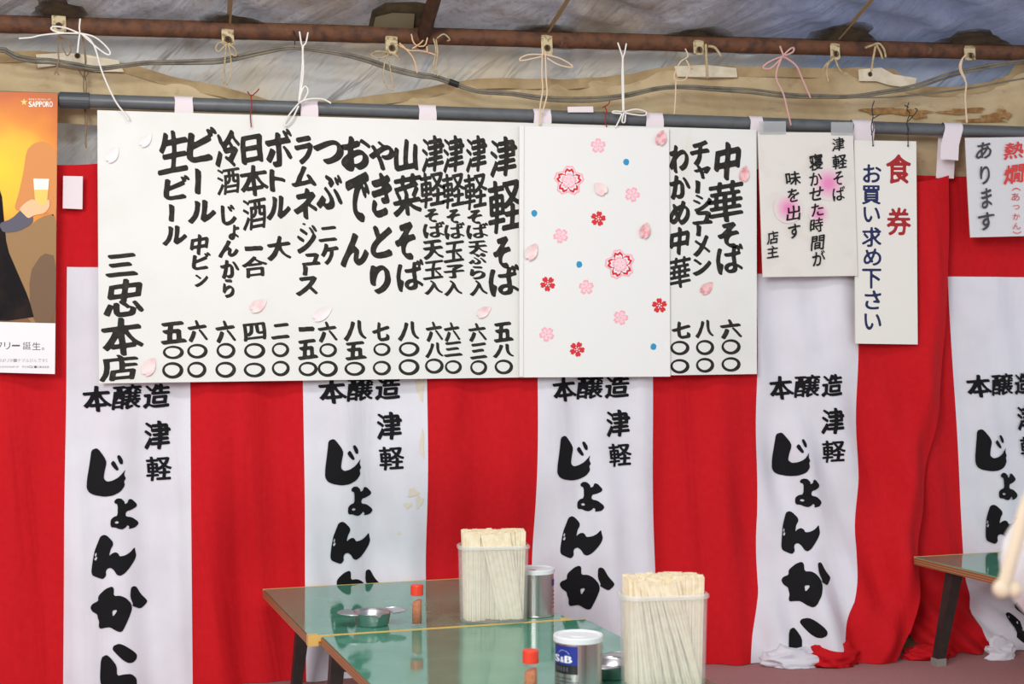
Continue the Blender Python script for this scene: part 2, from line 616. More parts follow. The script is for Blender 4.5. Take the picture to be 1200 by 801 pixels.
def contours(Fd, lev):
    I = Fd > lev
    mixed = I[:-1, :-1].astype(int) + I[:-1, 1:] + I[1:, :-1] + I[1:, 1:]
    ys, xs = np.nonzero((mixed > 0) & (mixed < 4))
    nb, pos = {}, {}

    def pt(i, j, i2, j2):
        k = (i, j, i2, j2)
        if k not in pos:
            a, b = Fd[i, j], Fd[i2, j2]
            t = (lev - a) / (b - a)
            pos[k] = (j + (j2 - j) * t, i + (i2 - i) * t)
        return k
    for i, j in zip(ys.tolist(), xs.tolist()):
        a, b, c, d = I[i, j], I[i, j + 1], I[i + 1, j + 1], I[i + 1, j]
        es = []
        if a != b: es.append(pt(i, j, i, j + 1))
        if b != c: es.append(pt(i, j + 1, i + 1, j + 1))
        if d != c: es.append(pt(i + 1, j, i + 1, j + 1))
        if a != d: es.append(pt(i, j, i + 1, j))
        if len(es) == 2:
            pairs = [(es[0], es[1])]
        else:
            ce = (Fd[i, j] + Fd[i, j + 1] + Fd[i + 1, j] + Fd[i + 1, j + 1]) / 4 > lev
            pairs = [(es[0], es[1]), (es[2], es[3])] if ce == a else [(es[3], es[0]), (es[1], es[2])]
            if ce != a:
                pairs = [(es[0], es[3]), (es[1], es[2])]
        for p, q in pairs:
            nb.setdefault(p, []).append(q)
            nb.setdefault(q, []).append(p)
    loops, seen = [], set()
    for s in nb:
        if s in seen:
            continue
        lp, prev, cur = [], None, s
        while cur not in seen:
            seen.add(cur)
            lp.append(pos[cur])
            nx = [q for q in nb[cur] if q != prev and q not in seen]
            if not nx:
                break
            prev, cur = cur, nx[0]
        if len(lp) > 8:
            loops.append(lp)
    return loops


def simplify(lp, eps):
    P = np.array(lp)
    keep = np.ones(len(P), bool)
    for _ in range(4):
        idx = np.nonzero(keep)[0]
        if len(idx) < 9:
            break
        A, B, C = P[np.roll(idx, 1)], P[idx], P[np.roll(idx, -1)]
        d = C - A
        dist = np.abs(d[:, 0] * (B[:, 1] - A[:, 1]) - d[:, 1] * (B[:, 0] - A[:, 0])) / (np.hypot(d[:, 0], d[:, 1]) + 1e-9)
        drop = dist < eps
        drop[np.arange(len(idx)) % 2 == 0] = False
        if not drop.any():
            break
        keep[idx[drop]] = False
    return P[keep]


def fill(loops):
    """triangulate outlines with holes -> (verts, faces)"""
    cu = bpy.data.curves.new('outline', 'CURVE')
    cu.dimensions = '2D'
    cu.fill_mode = 'BOTH'
    for lp in loops:
        s = cu.splines.new('POLY')
        s.points.add(len(lp) - 1)
        for i, p in enumerate(lp):
            s.points[i].co = (p[0], p[1], 0, 1)
        s.use_cyclic_u = True
    ob = bpy.data.objects.new('outline', cu)
    COL.objects.link(ob)
    bpy.context.view_layer.update()
    me = ob.to_mesh()
    V = np.array([v.co[:2] for v in me.vertices]) if len(me.vertices) else np.zeros((0, 2))
    Fc = [tuple(p.vertices) for p in me.polygons]
    ob.to_mesh_clear()
    bpy.data.objects.remove(ob)
    bpy.data.curves.remove(cu)
    return V, Fc


STY = {'brush': (8.4, 1.3, 0.7, 1.9, 0.2, -0.14), 'bold': (8.0, 2.4, 0.6, 1.7, 0.14, -0.09), 'pen': (3.6, 0.7, 0.7, 1.3, 0.2, -0.16),
       'round': (2.4, 2.4, 0, 2.6, 0.0, 0), 'thin': (0.5, 0.5, 0, 1.2, 0, 0), 'serif': (3.0, 1.0, 0, 1.0, 0, 0), 'heavy': (5, 3, 0, 1.0, 0, 0)}
_gc = {}


def glyph(ch, style):
    k = (ch, style)
    if k in _gc:
        return _gc[k]
    a, b, ang, bl, nz, rise = STY[style]
    if ch == '|':           # the long-vowel bar as written in a column
        lp = np.array([(0.05, 0.0), (0.5, 0.02), (0.95, 0.12), (1, 0.3), (0.93, 0.7), (0.9, 0.97), (0.6, 1), (0.1, 0.95), (0, 0.85), (0.12, 0.5), (0.08, 0.2)])
        _gc[k] = fill([lp])
        return _gc[k]
    if ch == '〇' and style == 'brush':
        t = np.linspace(0, 2 * math.pi, 40, endpoint=False)
        w = 0.155 + 0.035 * np.cos(t - 0.6) + 0.012 * np.sin(3 * t)
        o = np.stack([0.5 + 0.5 * np.cos(t), 0.5 + 0.5 * np.sin(t)], 1)
        i = np.stack([0.5 + (0.5 - w) * np.cos(t), 0.5 + (0.5 - w * 1.15) * np.sin(t)], 1)
        _gc[k] = fill([o, i])
        return _gc[k]
    G = raster(ch)
    cover = G.sum() / EM ** 2
    sc = 1.0
    if style in ('brush', 'bold'):
        sc = 1.08 if cover < 0.16 else (0.95 if cover < 0.24 else (0.74 if cover < 0.32 else 0.54))
    Fd = blur(dilate(G, a * sc, b * sc, ang), bl * (0.8 + 0.2 * sc) if sc >= 1 else bl * sc)
    if nz:
        seed = (ord(ch) * 7.31) % 97
        yy, xx = np.mgrid[0:NR, 0:NR]
        nn = sum(np.sin(xx * fx + yy * fy + seed * q) for fx, fy, q in ((0.11, 0.05, 1), (-0.06, 0.13, 2), (0.17, -0.12, 3), (0.05, 0.21, 5))) / 4
        Fd = Fd + nz * nn * (Fd > 0.02)
    loops = [simplify(l, 0.16) for l in contours(Fd, 0.5)]
    A = np.concatenate(loops)
    lo, hi = A.min(0), A.max(0)
    out = []
    for l in loops:
        q = (l - lo) / (hi - lo)
        if rise:
            q = q + np.stack([0.035 * np.sin(q[:, 1] * 4 + ord(ch)), rise * (q[:, 0] - 0.5)], 1)
        out.append(q)
    _gc[k] = fill(out)
    return _gc[k]


def write(chars, o, style, mb=None, mi=0, wp=None):
    """chars: (char, x0, y0, x1, y1) boxes measured on the wall plane o"""
    mb = mb or MB()
    wp = wp or (lambda x, y: W(x, y, o))
    for ch, x0, y0, x1, y1 in chars:
        V, Fc = glyph(ch, style)
        mb.add([wp(x0 + v[0] * (x1 - x0), y0 + v[1] * (y1 - y0)) for v in V], [f[::-1] for f in Fc], mi)
    return mb


# ------------------------------------------------------------------ the setting
def ZP(x):                      # height of the rusty eaves pipe along the wall
    a, b = W(0, 28, 0.0), W(1200, 62, 0.0)
    return a.z + (b.z - a.z) * (x - a.x) / (b.x - a.x)


SLOPE = 0.42
XL, XR = -2.6, 3.4


def roof_z(x, y):
    return ZP(x) + 0.028 + SLOPE * (D - y)


def CL(px, py, drop=0.0):
    """point on the roof slope, drop below it"""
    rx, ry, rz = ray(px, py)
    c1 = (ZP(1) - ZP(0))
    c0 = ZP(0) + 0.028 - drop
    t = (c0 + SLOPE * D - HC) / (rz - c1 * rx + SLOPE * ry)
    return Vector((rx * t, ry * t, HC + rz * t))


mb = MB()
mb.quad((XL, -3.0, 0), (XR, -3.0, 0), (XR, D + 0.12, 0), (XL, D + 0.12, 0))
mb.quad((XL, -3.0, -0.05), (XL, D + 0.12, -0.05), (XR, D + 0.12, -0.05), (XR, -3.0, -0.05))
struct(mb.build('floor', M['carpet']))


def wr(x, z, k):
    return mnoise.noise(Vector((x * k, z * k * 1.0, 3.1)))


rows = []
for j in range(141):
    z = -0.02 + (1.78) * j / 140
    rows.append([(x, D + 0.10 + 0.022 * wr(x * 1.0 - z * 1.6, z * 0.5, 6) + 0.018 * abs(wr(x - z * 1.1, z * 0.6, 12)) + 0.007 * wr(x * 1.5 - z * 2, z, 24), z) for x in np.linspace(XL, XR, 420)])
mb = MB().grid(rows)
struct(mb.build('wall_back', M['tarp'], smooth=True))


def roof_fold(x, y):
    s = (x - 0.35 * (D - y))
    d = min(1, (D + 0.1 - y) / 0.12)
    f = 0.010 * math.sin(s * 13 + 2.0 * math.sin(y * 4)) + 0.014 * wr(x * 2 + y * 3, y * 2, 3) + 0.008 * wr(x * 2.5 + y * 4, y, 7)
    f += 0.016 * math.sin((x * 0.6 + (D - y) * 1.2) * 46) * math.exp(-((x - 1.02) / 0.18) ** 2)
    f += 0.016 * math.sin((x * 0.5 + (D - y) * 1.3) * 40) * math.exp(-((x - 1.85) / 0.22) ** 2)
    f += 0.012 * math.sin((x * 0.7 + (D - y)) * 38) * math.exp(-((x - 0.0) / 0.2) ** 2)
    return f * d


rows = []
ys = [D + 0.11 - 0.9 * (j / 60) for j in range(61)] + [D - 0.79 - 2.4 * (j / 30) for j in range(1, 31)]
for y in ys:
    rows.append([(x, y, roof_z(x, y) + 0.016 + roof_fold(x, y)) for x in np.linspace(XL, XR, 240)])
ceil = MB().grid(rows).build('ceiling', M['roof'], smooth=True)
struct(ceil)
ceil.data.polygons.foreach_set('use_smooth', [True] * len(ceil.data.polygons))


def roof_blob(cx, cy, w, h, seed, drop=0.02):
    w, h = w + 16, h + 14
    n = 22
    r = random.Random(seed)
    fr, bk = [], []
    for k in range(n):
        a = 2 * math.pi * k / n
        q = 1 + 0.22 * math.sin(3 * a + seed) + 0.12 * r.uniform(-1, 1)
        px, py = cx + w / 2 * math.cos(a) * q, cy + h / 2 * math.sin(a) * q
        fr.append(CL(px, py, drop))
        bk.append(CL(px, py, drop - 0.004))
    return MB().slab(fr, bk)


for i, (cx, cy, w, h) in enumerate([(66, 12, 46, 16), (266, 28, 56, 12), (642, 41, 56, 15), (820, 47, 66, 16), (990, 42, 62, 17), (1140, 49, 66, 12)]):
    o = roof_blob(cx, cy, w, h, i + 1).build('mould_stain', M['mould'], ceil)
    o['label'] = 'dark mould stain around the tie'
for a, b in (((268, 30), (272, -30)), ((640, 40), (676, -16)), ((982, 46), (1034, -14))):
    p, q = CL(*a, 0.02), CL(*b, 0.02)
    d = Vector((0.006, 0.0, 0))
    th = Vector((0, 0, 0.003))
    o = MB().slab([p - d, p + d, q + d, q - d], [p - d + th, p + d + th, q + d + th, q - d + th]).build('webbing_strap', M['strap'], ceil)
    o['label'] = 'tan webbing strap'
fr = [(429, 43), (436, 12), (452, 3), (487, 2), (512, 6), (507, 40), (470, 44)]
MB().slab([CL(*p, 0.014) for p in fr], [CL(*p, 0.010) for p in fr]).build('reinforcement_patch', M['mold'], ceil)['label'] = 'brown tape patch by the rafter'
tp = [(436, 38), (440, 20), (460, 15), (486, 16), (484, 38), (460, 42)]
MB().slab([CL(*p, 0.019) for p in tp], [CL(*p, 0.0145) for p in tp]).build('reinforcement_patch', mat('green_tape', (132, 128, 102), 0.5), ceil)['label'] = 'greenish layered tape strip'

# wooden sleeper and strip at the foot of the back wall
a, b = T(1015, 771, 0), T(1105, 776, 0)
mb = MB()
y0, y1, zt = D + 0.005, D + 0.055, 0.03
mb.slab([(1.6, y0, 0), (2.0, y0, 0), (2.0, y0, zt), (1.6, y0, zt)], [(1.6, y1, 0), (2.0, y1, 0), (2.0, y1, zt), (1.6, y1, zt)])
tag(mb.build('wooden_sleeper', M['wood'], org=(1.8, D, 0)), 'pale knotty wooden beam lying on the floor behind the curtain gap', 'beam')
mb = MB()
mb.slab([(0.6, D + 0.06, 0), (XR, D + 0.06, 0), (XR, D + 0.06, 0.075), (0.6, D + 0.06, 0.075)], [(0.6, D + 0.08, 0), (XR, D + 0.08, 0), (XR, D + 0.08, 0.075), (0.6, D + 0.08, 0.075)])
struct(mb.build('baseboard_back', M['baseboard']))

# ------------------------------------------------------------------ eaves pipe, rafter, canvas
RP = 0.0225
mb = MB()
pts = [(x, D + 0.0, ZP(x)) for x in np.linspace(XL, XR, 40)]
mb.tube(pts, RP, 16)
tag(mb.build('rusty_pipe', M['rust'], smooth=True, org=(0, D, ZP(0))), 'long rusty brown steel pipe running under the edge of the roof tarp', 'pipe')
p, q = CL(495, 44, 0.03), CL(508, 0, 0.03)
d = (q - p).normalized()
mb = MB().tube([p - d * 0.02 + Vector((0, 0, -0.005)), p + d * 0.8, p + d * 2.4], 0.018, 14)
tag(mb.build('rafter_pipe', M['rust'], smooth=True, org=p), 'rusty rafter pipe rising under the roof from the long pipe', 'pipe')

top = [(-400, 56), (0, 62), (40, 60), (75, 62), (150, 75), (200, 90), (260, 102), (300, 113), (318, 119), (400, 118), (440, 112), (480, 107), (520, 99),
       (560, 93), (600, 93), (680, 93), (740, 87), (770, 80), (800, 77), (920, 80), (1010, 80), (1050, 82), (1058, 98), (1090, 103), (1120, 103), (1160, 96), (1182, 88), (1190, 74), (1260, 70), (1700, 66)]
bot = [(-400, 132), (0, 141), (115, 147), (600, 165), (1040, 181), (1062, 212), (1700, 222)]
CO = -0.045
tx = [W(*p, CO) for p in top]
bx = [W(*p, CO) for p in bot]


def canvas_top(x):
    return float(np.interp(x, [p.x for p in tx], [p.z for p in tx]))


def canvas_bot(x):
    return float(np.interp(x, [p.x for p in bx], [p.z for p in bx]))


def canvas_y(x, z):
    return D - CO + 0.012 * wr(x * 0.7 - z * 1.5, z, 9) + 0.010 * math.sin((x + z * 0.8) * 55) * math.exp(-((x - 0.93) / 0.12) ** 2) + 0.008 * wr(x * 1.2 + z * 2, z * 2, 7) + 0.004 * math.sin(x * 30 + z * 40) * math.exp(-((x - 1.0) / 0.25) ** 2) - 0.004 * sm((canvas_top(x) - z) / 0.1)


CS = thing('canvas_sheet', (0, D - CO, canvas_bot(0)), 'tan canvas sheet sagging below the rusty pipe and tied along its top', 'canvas')
og = CS.location.copy()
xs = np.linspace(XL, XR, 320)
rows = []
for j in range(13):
    rows.append([(x, canvas_y(x, canvas_bot(x) + (canvas_top(x) - canvas_bot(x)) * j / 12), canvas_bot(x) + (canvas_top(x) - canvas_bot(x)) * j / 12) for x in xs])
mb = MB().grid(rows)
for cx, cy, w, h, s in ((1048, 131, 62, 9, 1), (1030, 128, 26, 5, 2), (1072, 134, 22, 9, 6), (1128, 130, 48, 7, 3), (1165, 137, 40, 8, 4), (1150, 141, 70, 3, 5), (1178, 133, 12, 13, 7)):
    n = 20
    pl = []
    for k in range(n):
        a = 2 * math.pi * k / n
        q = 1 + 0.35 * math.sin(2 * a + s) + 0.25 * math.sin(5 * a + s * 2)
        pl.append(W(cx + w / 2 * math.cos(a) * q, cy + h / 2 * math.sin(a) * q, 0))
    pl = [Vector((p.x * (D - CO - 0.012) / D, canvas_y(p.x, p.z) - 0.008, HC + (p.z - HC) * (D - CO - 0.012) / D)) for p in pl]
    mb.add(pl, [tuple(range(n))], 1)
mb.build('canvas', [M['canvas'], M['rust_stain']], CS, smooth=True, org=og)
rows = []
for j in range(4):
    rows.append([(x, canvas_y(x, canvas_top(x)) - 0.004 - (0.003 if j == 0 else 0), canvas_top(x) + 0.001 - 0.027 * j / 3) for x in xs if x < 1.22 or x > 0])
MB().grid(rows, flip=True).build('hem', M['canvas_hem'], CS, smooth=True, org=og)


def patch(px, gx, gy):
    pts = [W(x, y, 0.012 - CO * 0 - 0.03) for x, y in px]
    c = [Vector((p.x, canvas_y(p.x, p.z) - 0.012, p.z)) for p in pts]
    o = MB().slab(c, [p + Vector((0, 0.003, 0)) for p in c]).build('patch', M['patch'], CS, org=og)
    o['label'] = 'cream repair patch'
    g = W(gx, gy, -0.018)
    m = MB()
    ring(m, Vector((g.x, canvas_y(g.x, g.z) - 0.0145, g.z)), 0.007, 0.0035)
    m.build('grommet', [M['brass'], M['dark_hole']], o, org=og)


def ring(m, c, R, r):
    """a flat metal eyelet facing the room"""
    n = 18
    A = lambda q, y: [c + Vector((q * math.cos(2 * math.pi * k / n), y, q * math.sin(2 * math.pi * k / n))) for k in range(n)]
    o, mid, i, hole = A(R, 0), A((R + r) / 2, -0.0018), A(r, 0), A(r, 0.0005)
    b = len(m.v)
    m.add(o + mid + i, [])
    for k in range(n):
        k2 = (k + 1) % n
        for s in (0, n):
            m.f.append((b + s + k, b + s + n + k, b + s + n + k2, b + s + k2))
            m.mi.append(0)
    m.add(hole, [tuple(range(n))[::-1]], 1)


patch([(41, 62), (75, 60), (100, 62), (138, 69), (145, 83), (110, 82), (66, 76), (44, 79)], 90, 64)
patch([(793, 76), (830, 75), (866, 78), (867, 89), (830, 90), (795, 89)], 813, 82)
patch([(1009, 80), (1036, 78), (1050, 86), (1076, 91), (1074, 102), (1045, 99), (1030, 94), (1009, 94)], 1022, 86)

# ------------------------------------------------------------------ eyelet tabs of the roof tarp, tied to the pipe
TABS = [(69, 29, 17, 19, 'leftmost, knotted with brown twine', ), (267, 45, 15, 17, 'with a beige cord looped through it'), (459, 55, 15, 20, 'beside the rusty rafter pipe'),
        (641, 55, 14, 22, 'with long cream cords hanging to the menu board'), (819, 57, 13, 15, 'above the right end of the flowered sheet'), (979, 62, 12, 17, 'right of the pink bow'),
        (1137, 64, 14, 14, 'rightmost under the roof edge')]
for px, py, w, h, what in TABS:
    o_ = 0.03
    c = W(px, py, o_)
    og = c.copy()
    t = thing('eyelet_tab', c, 'cream eyelet tab over the rusty pipe, ' + what, 'eyelet tab', 'eyelet tabs along the rusty pipe')
    m = MB()
    fr = []
    for k, (dx, dy) in enumerate([(-.5, -.55), (-.46, .42), (-.2, .5), (.25, .48), (.5, .38), (.46, -.5)]):
        p = W(px + dx * w, py + dy * h, o_)
        p.y -= 0.003 * math.sin(k)
        fr.append(p)
    m.slab(fr, [p + Vector((0, 0.003, 0)) for p in fr])
    rr = [W(px + dx * w * 0.9, py - 0.5 * h - 5, 0.012) for dx in (-.45, .5)]
    m.quad(fr[0], fr[5], rr[1], rr[0])
    m.build('tab', M['tab'], t, org=og)
    m = MB()
    ring(m, c + Vector((0, -0.004, -0.003)), 0.0085, 0.0042)
    m.build('eyelet', [M['brass'], M['dark_hole']], t, org=og)


def cord(name, strands, r, m, o, label, cat='cord', group=None, wob=0.0):
    mb_ = MB()
    for st in strands:
        pts = []
        for k, p in enumerate(st):
            oo = o + (p[2] if len(p) > 2 else 0.002 * math.sin(k * 2.1))
            pts.append(W(p[0], p[1], oo))
        pts = spline(pts, 6)
        if wob:
            pts = [p + Vector((random.uniform(-wob, wob), random.uniform(-wob, wob), random.uniform(-wob, wob))) for p in pts]
        mb_.tube(pts, r, 7)
    s0 = strands[0][0]
    return tag(mb_.build(name, m, smooth=True, org=W(s0[0], s0[1], o)), label, cat, group)


def knot(mb_, p, r):
    mb_.lathe([(0.0001, -r), (r * .7, -r * .7), (r, 0), (r * .7, r * .7), (0.0001, r)], p, 10)


OC = 0.045
cord('tied_cord', [[(94, 22), (93, 32), (93.5, 39), (92, 50), (91, 62)], [(93, 39), (72, 39), (50, 41), (36, 44), (22, 45)], [(93, 39), (78, 33), (64, 31), (60, 34), (70, 38), (92, 39.5)],
                   [(94, 39), (110, 43), (122, 52), (129, 61), (126, 64), (114, 56), (97, 41)], [(94, 39), (105, 46), (112, 58), (120, 85), (135, 118), (148, 135), (151, 141)]],
     0.0021, M['cord_white'], OC + .02, 'white cord bow on the rusty pipe with a long tail reaching the menu board')
cord('twine', [[(69, 38), (68, 52), (68.5, 70), (66, 82), (64, 87)], [(70, 42), (74, 57), (79, 65), (83, 58), (79, 48), (71, 43), (77, 47), (86, 54)], [(66, 82), (69, 88)]], 0.0018, M['cord_brown'], OC - .005,
     'brown twine knotted under the leftmost eyelet tab', wob=0.0004)
cord('twine', [[(96, 42), (99, 60), (100, 78, -.05), (98, 95, -.06), (99, 118, -.07), (100, 150, -.05), (101, 173, -.05)], [(97, 42), (101, 70), (99, 84, -.05), (101, 100, -.06), (100, 118, -.07), (101.5, 140, -.05), (100, 170, -.05)], [(91, 80, -.05), (96, 88, -.05), (99, 92, -.05), (104, 84, -.05)]],
     0.0016, M['cord_brown'], OC, 'twisted brown twine passing behind the left end of the grey pole', wob=0.0004)
cord('tied_cord', [[(266, 50), (257, 50), (253, 56), (256, 61), (262, 55), (266, 51)], [(265, 52), (263, 80), (262, 98), (266, 98), (271, 85), (270, 64), (267, 52)], [(268, 52), (275, 57), (277, 65), (271, 63), (268, 54)]],
     0.0020, M['cord_beige'], OC, 'beige cord hanging in a loop from the second eyelet tab from the left')
cord('tied_cord', [[(351, 37), (353, 50), (354.5, 57), (354, 80), (350, 119)], [(361, 38), (358.5, 50), (355, 57), (355.5, 85), (351, 119)], [(350, 120), (354, 106), (358, 101), (361, 107), (356, 117), (350, 121)],
                   [(350, 121), (340, 133), (334, 143), (335, 147), (342, 140), (350, 124)], [(350, 120), (362, 116), (378, 116), (388, 121)]], 0.0021, M['cord_white'], OC + .02,
     'white cord bow on the grey pole above the left half of the menu board')
cord('tied_cord', [[(457, 62), (443, 60), (435, 64), (443, 68), (455, 65)], [(455, 63), (450, 78), (451, 98), (461, 106), (459, 90), (456, 72)], [(458, 62), (466, 66), (467, 71), (461, 68)]], 0.0018, M['cord_beige'], OC,
     'beige cord bow hanging from the eyelet tab beside the rafter pipe')
cord('frayed_cord', [[(468, 53), (480, 59), (496, 60), (513, 65)], [(468, 50), (480, 62), (486, 72), (489, 86)], [(482, 40), (485, 50), (491, 54), (498, 53), (501, 44)], [(483, 57), (491, 52), (496, 47)], [(500, 54), (501, 62)]], 0.0019, M['cord_peach'], OC,
     'frayed peach cord wound around the foot of the rafter pipe', wob=0.0005)
cord('tied_cord', [[(508, 45), (511, 60), (508, 76), (510, 88)], [(511, 46), (513, 62), (511, 78), (513, 89)], [(512, 45), (520, 40), (527, 46), (524, 48)]], 0.0020, M['cord_beige'], OC, 'beige cord hanging from the pipe just right of the rafter foot')
cord('tied_cord', [[(636, 54), (635, 85), (636, 105), (633, 125), (632.5, 147)], [(639, 60), (640, 90), (641, 110), (637, 127), (635, 133)], [(638, 64), (620, 64), (610, 68), (612, 71), (636, 66)], [(639, 64), (655, 68), (668, 75), (670, 79), (655, 76), (641, 68)]],
     0.0021, M['cord_cream'], OC + .02, 'cream cord bow with two long tails hanging above the flowered sheet')
cord('tied_cord', [[(724, 50), (728, 62), (729.5, 70), (729, 90), (730, 131)], [(734, 51), (732, 62), (730, 70), (730.5, 95), (731, 131)], [(730, 131), (720, 130), (718, 132), (728, 133)], [(731, 131), (745, 128), (757, 131), (755, 135), (742, 134), (731, 132)],
                   [(729, 133), (726, 140), (721, 150)], [(731, 132), (729, 142), (732, 143), (733, 134)]], 0.0021, M['cord_white'], OC + .02, 'white cord tied in a bow on the grey pole above the flowered sheet')
cord('twine', [[(803, 57), (806, 66), (797, 73), (790, 88), (793, 94), (803, 93), (808, 80), (804, 70)], [(792, 94), (791.5, 115), (790, 134)]], 0.0018, M['cord_cream'], OC, 'thin cream twine loop hanging above the right end of the flowered sheet')
cord('tied_cord', [[(827, 52), (828, 70), (829, 92)], [(830, 54), (838, 56), (845, 66)]], 0.0038, M['cord_beige'], OC - .005, 'thick beige cord end hooked on the pipe left of the pink bow')
cord('tied_cord', [[(917, 66), (925, 58), (930, 56), (929, 61), (920, 65)], [(914, 54), (917, 62), (919, 68)], [(917, 66), (902, 72), (894, 79), (903, 80), (916, 68)], [(917, 66), (911, 80), (910, 93), (918, 110), (923, 130), (927, 147)], [(920, 67), (933, 77), (940, 92), (950, 115)]],
     0.0026, M['cord_pink'], OC + .01, 'pink cord bow on the rusty pipe with two long tails')
cord('tied_cord', [[(977, 68), (970, 76), (969, 86), (971, 96)], [(979, 70), (983, 80), (988, 86)], [(974, 70), (966, 78), (963, 86)]], 0.0028, M['cord_beige'], OC, 'short beige cord knotted under the tab right of the pink bow')
cord('tied_cord', [[(1014, 56), (1022, 53), (1030, 51), (1036, 58), (1038, 67)], [(1027, 52), (1032, 62), (1034, 69)], [(1026, 54), (1023, 70), (1021, 84)]], 0.0030, M['cord_beige'], OC, 'beige cord tied over the pipe into the grommet of the right cream patch')
cord('tied_cord', [[(1132, 64), (1126, 72), (1125, 82), (1132, 97), (1131, 112), (1132, 130), (1133, 144)], [(1128, 68), (1126, 80), (1131, 92)]], 0.0026, M['cord_cream'], OC, 'cream cord hanging straight down from the rightmost tab')
cord('thread', [[(303.5, 104), (299, 109), (294, 112), (290, 107)], [(294, 112), (295, 125), (293.5, 135), (294.5, 149)]], 0.0015, M['thread_red'], 0.062, 'dark red thread tied on the grey pole over the left of the menu board', 'thread', wob=0.0003)
cord('thread', [[(714.5, 118), (713, 122), (706, 126)], [(709, 125), (711, 132), (709, 140), (711, 149)]], 0.0015, M['thread_red'], 0.062, 'dark red thread tied on the grey pole above the flowered sheet', 'thread', wob=0.0003)
cord('wire_hook', [[(1024.5, 118), (1022, 127), (1023, 137), (1021, 148), (1022, 158), (1023, 170)], [(1023, 139), (1028, 136), (1031, 134)], [(1022, 140), (1024, 150), (1021, 158)]], 0.0014, M['wire'], 0.062, 'black twisted wire holding the left corner of the ticket sign', 'wire')
cord('wire_hook', [[(1065, 120), (1063, 128), (1066, 133), (1063, 143), (1064, 155), (1064, 172)], [(1064, 142), (1070, 136), (1075, 129), (1072, 127)], [(1060, 123), (1065, 126)], [(1062, 145), (1065, 152), (1062, 158)]], 0.0014, M['wire'], 0.062, 'black twisted wire holding the right corner of the ticket sign', 'wire')

CAB = [(-200, 50), (-60, 56), (0, 58), (8, 60), (20, 66), (40, 70), (60, 71), (90, 76), (115, 80), (145, 77), (170, 74), (200, 73), (230, 72), (262, 70), (300, 62), (335, 56), (350, 56), (380, 60), (400, 63), (430, 70), (460, 80), (490, 87), (510, 90), (530, 97),
       (560, 107), (600, 110), (640, 115), (690, 116), (730, 112), (770, 104), (800, 102), (840, 104), (880, 106), (920, 111), (960, 113), (1000, 113), (1040, 107), (1075, 100), (1110, 88), (1145, 80), (1200, 72), (1300, 66), (1480, 60)]
t = thing('power_cable', W(600, 110, 0.03), 'grey double cable slung along the canvas below the rusty pipe', 'cable')
og = t.location.copy()
m = MB()
m.tube(spline([W(x, y - 1.2, 0.033) for x, y in CAB], 5), 0.0037, 8)
m.tube(spline([W(x, y + 1.8 + 1.0 * math.sin(x * .03), 0.030) for x, y in CAB], 5), 0.0037, 8)
m.build('wires', M['cable'], t, smooth=True, org=og)
p, q = W(526, 95.5, 0.031), W(537, 99.5, 0.031)
MB().tube([p, q], 0.0085, 10).build('tape', M['black_tape'], t, org=og)['label'] = 'black electrical tape wrap'
m = MB().tube(spline([W(x, y, 0.03) for x, y in [(1000, 114), (1040, 114), (1085, 110), (1140, 103), (1200, 92), (1320, 74)]], 5), 0.0025, 7)
tag(m.build('power_cable', M['cable'], smooth=True, org=W(1100, 108, 0.03)), 'single thin grey cable branching off at the right along the canvas', 'cable')
m = MB().tube([W(344, 36, 0.028), W(346, 44, 0.032), W(345, 56, 0.034)], 0.0016, 7)
tag(m.build('cable_tie', M['wire'], smooth=True, org=W(345, 46, 0.03)), 'black tie holding the grey cable to the rusty pipe', 'tie')

# ------------------------------------------------------------------ grey pole
PO, PR = 0.025, 0.0172


def pole_c(px):
    a, b = W(100, 118, PO), W(1060, 150.5, PO)
    x = W(px, 134, PO).x
    return Vector((x, D - PO, a.z + (b.z - a.z) * (x - a.x) / (b.x - a.x)))


t = thing('curtain_pole', pole_c(600), 'long grey plastic pole carrying the curtain loops and the signs', 'pole')
og = t.location.copy()
MB().tube([pole_c(-300), pole_c(300), pole_c(900), pole_c(1500)], PR, 18).build('pipe', M['pvc'], t, smooth=True, org=og)
MB().tube([pole_c(70), pole_c(105)], PR + 0.003, 18).build('coupling', M['pvc_dark'], t, smooth=False, org=og)['label'] = 'thicker dark grey coupling sleeve'

# ------------------------------------------------------------------ striped curtains
ZT = W(600, 205, 0).z


def zb(px, y):
    p = W(px, y, 0)
    return p.z, p.x


def bound(pl):
    q = sorted(zb(*p) for p in pl)
    zz, xx = [a for a, _ in q], [b for _, b in q]
    return lambda z: float(np.interp(z, zz, xx))


BA = [bound([(-330, 150), (-330, 850)]),
      bound([(66, 150), (75, 205), (79, 313), (78, 450), (76, 600), (75, 801), (75, 860)]),
      bound([(222, 150), (223, 450), (224, 600), (226, 801), (226, 860)]),
      bound([(353, 150), (354.5, 445), (357, 600), (358, 700), (358, 860)]),
      bound([(498, 150), (499.5, 445), (502, 600), (503, 680), (505, 860)]),
      bound([(627, 150), (628, 443), (629, 600), (629, 690), (630, 850)]),
      bound([(762, 150), (763, 443), (764.5, 600), (766, 690), (768, 850)]),
      bound([(883, 150), (884.5, 440), (885.5, 600), (882, 690), (873, 740), (870, 770), (870, 840)]),
      bound([(1002, 150), (1003, 440), (1004, 560), (999, 640), (986, 700), (968, 740), (955, 772), (955, 840)]),
      bound([(1112, 150), (1110, 250), (1107, 330), (1100, 440), (1084, 550), (1064, 660), (1044, 730), (1024, 765), (1022, 840)])]


DENT = (W(310, 690, 0).x, W(585, 676, 0).x)


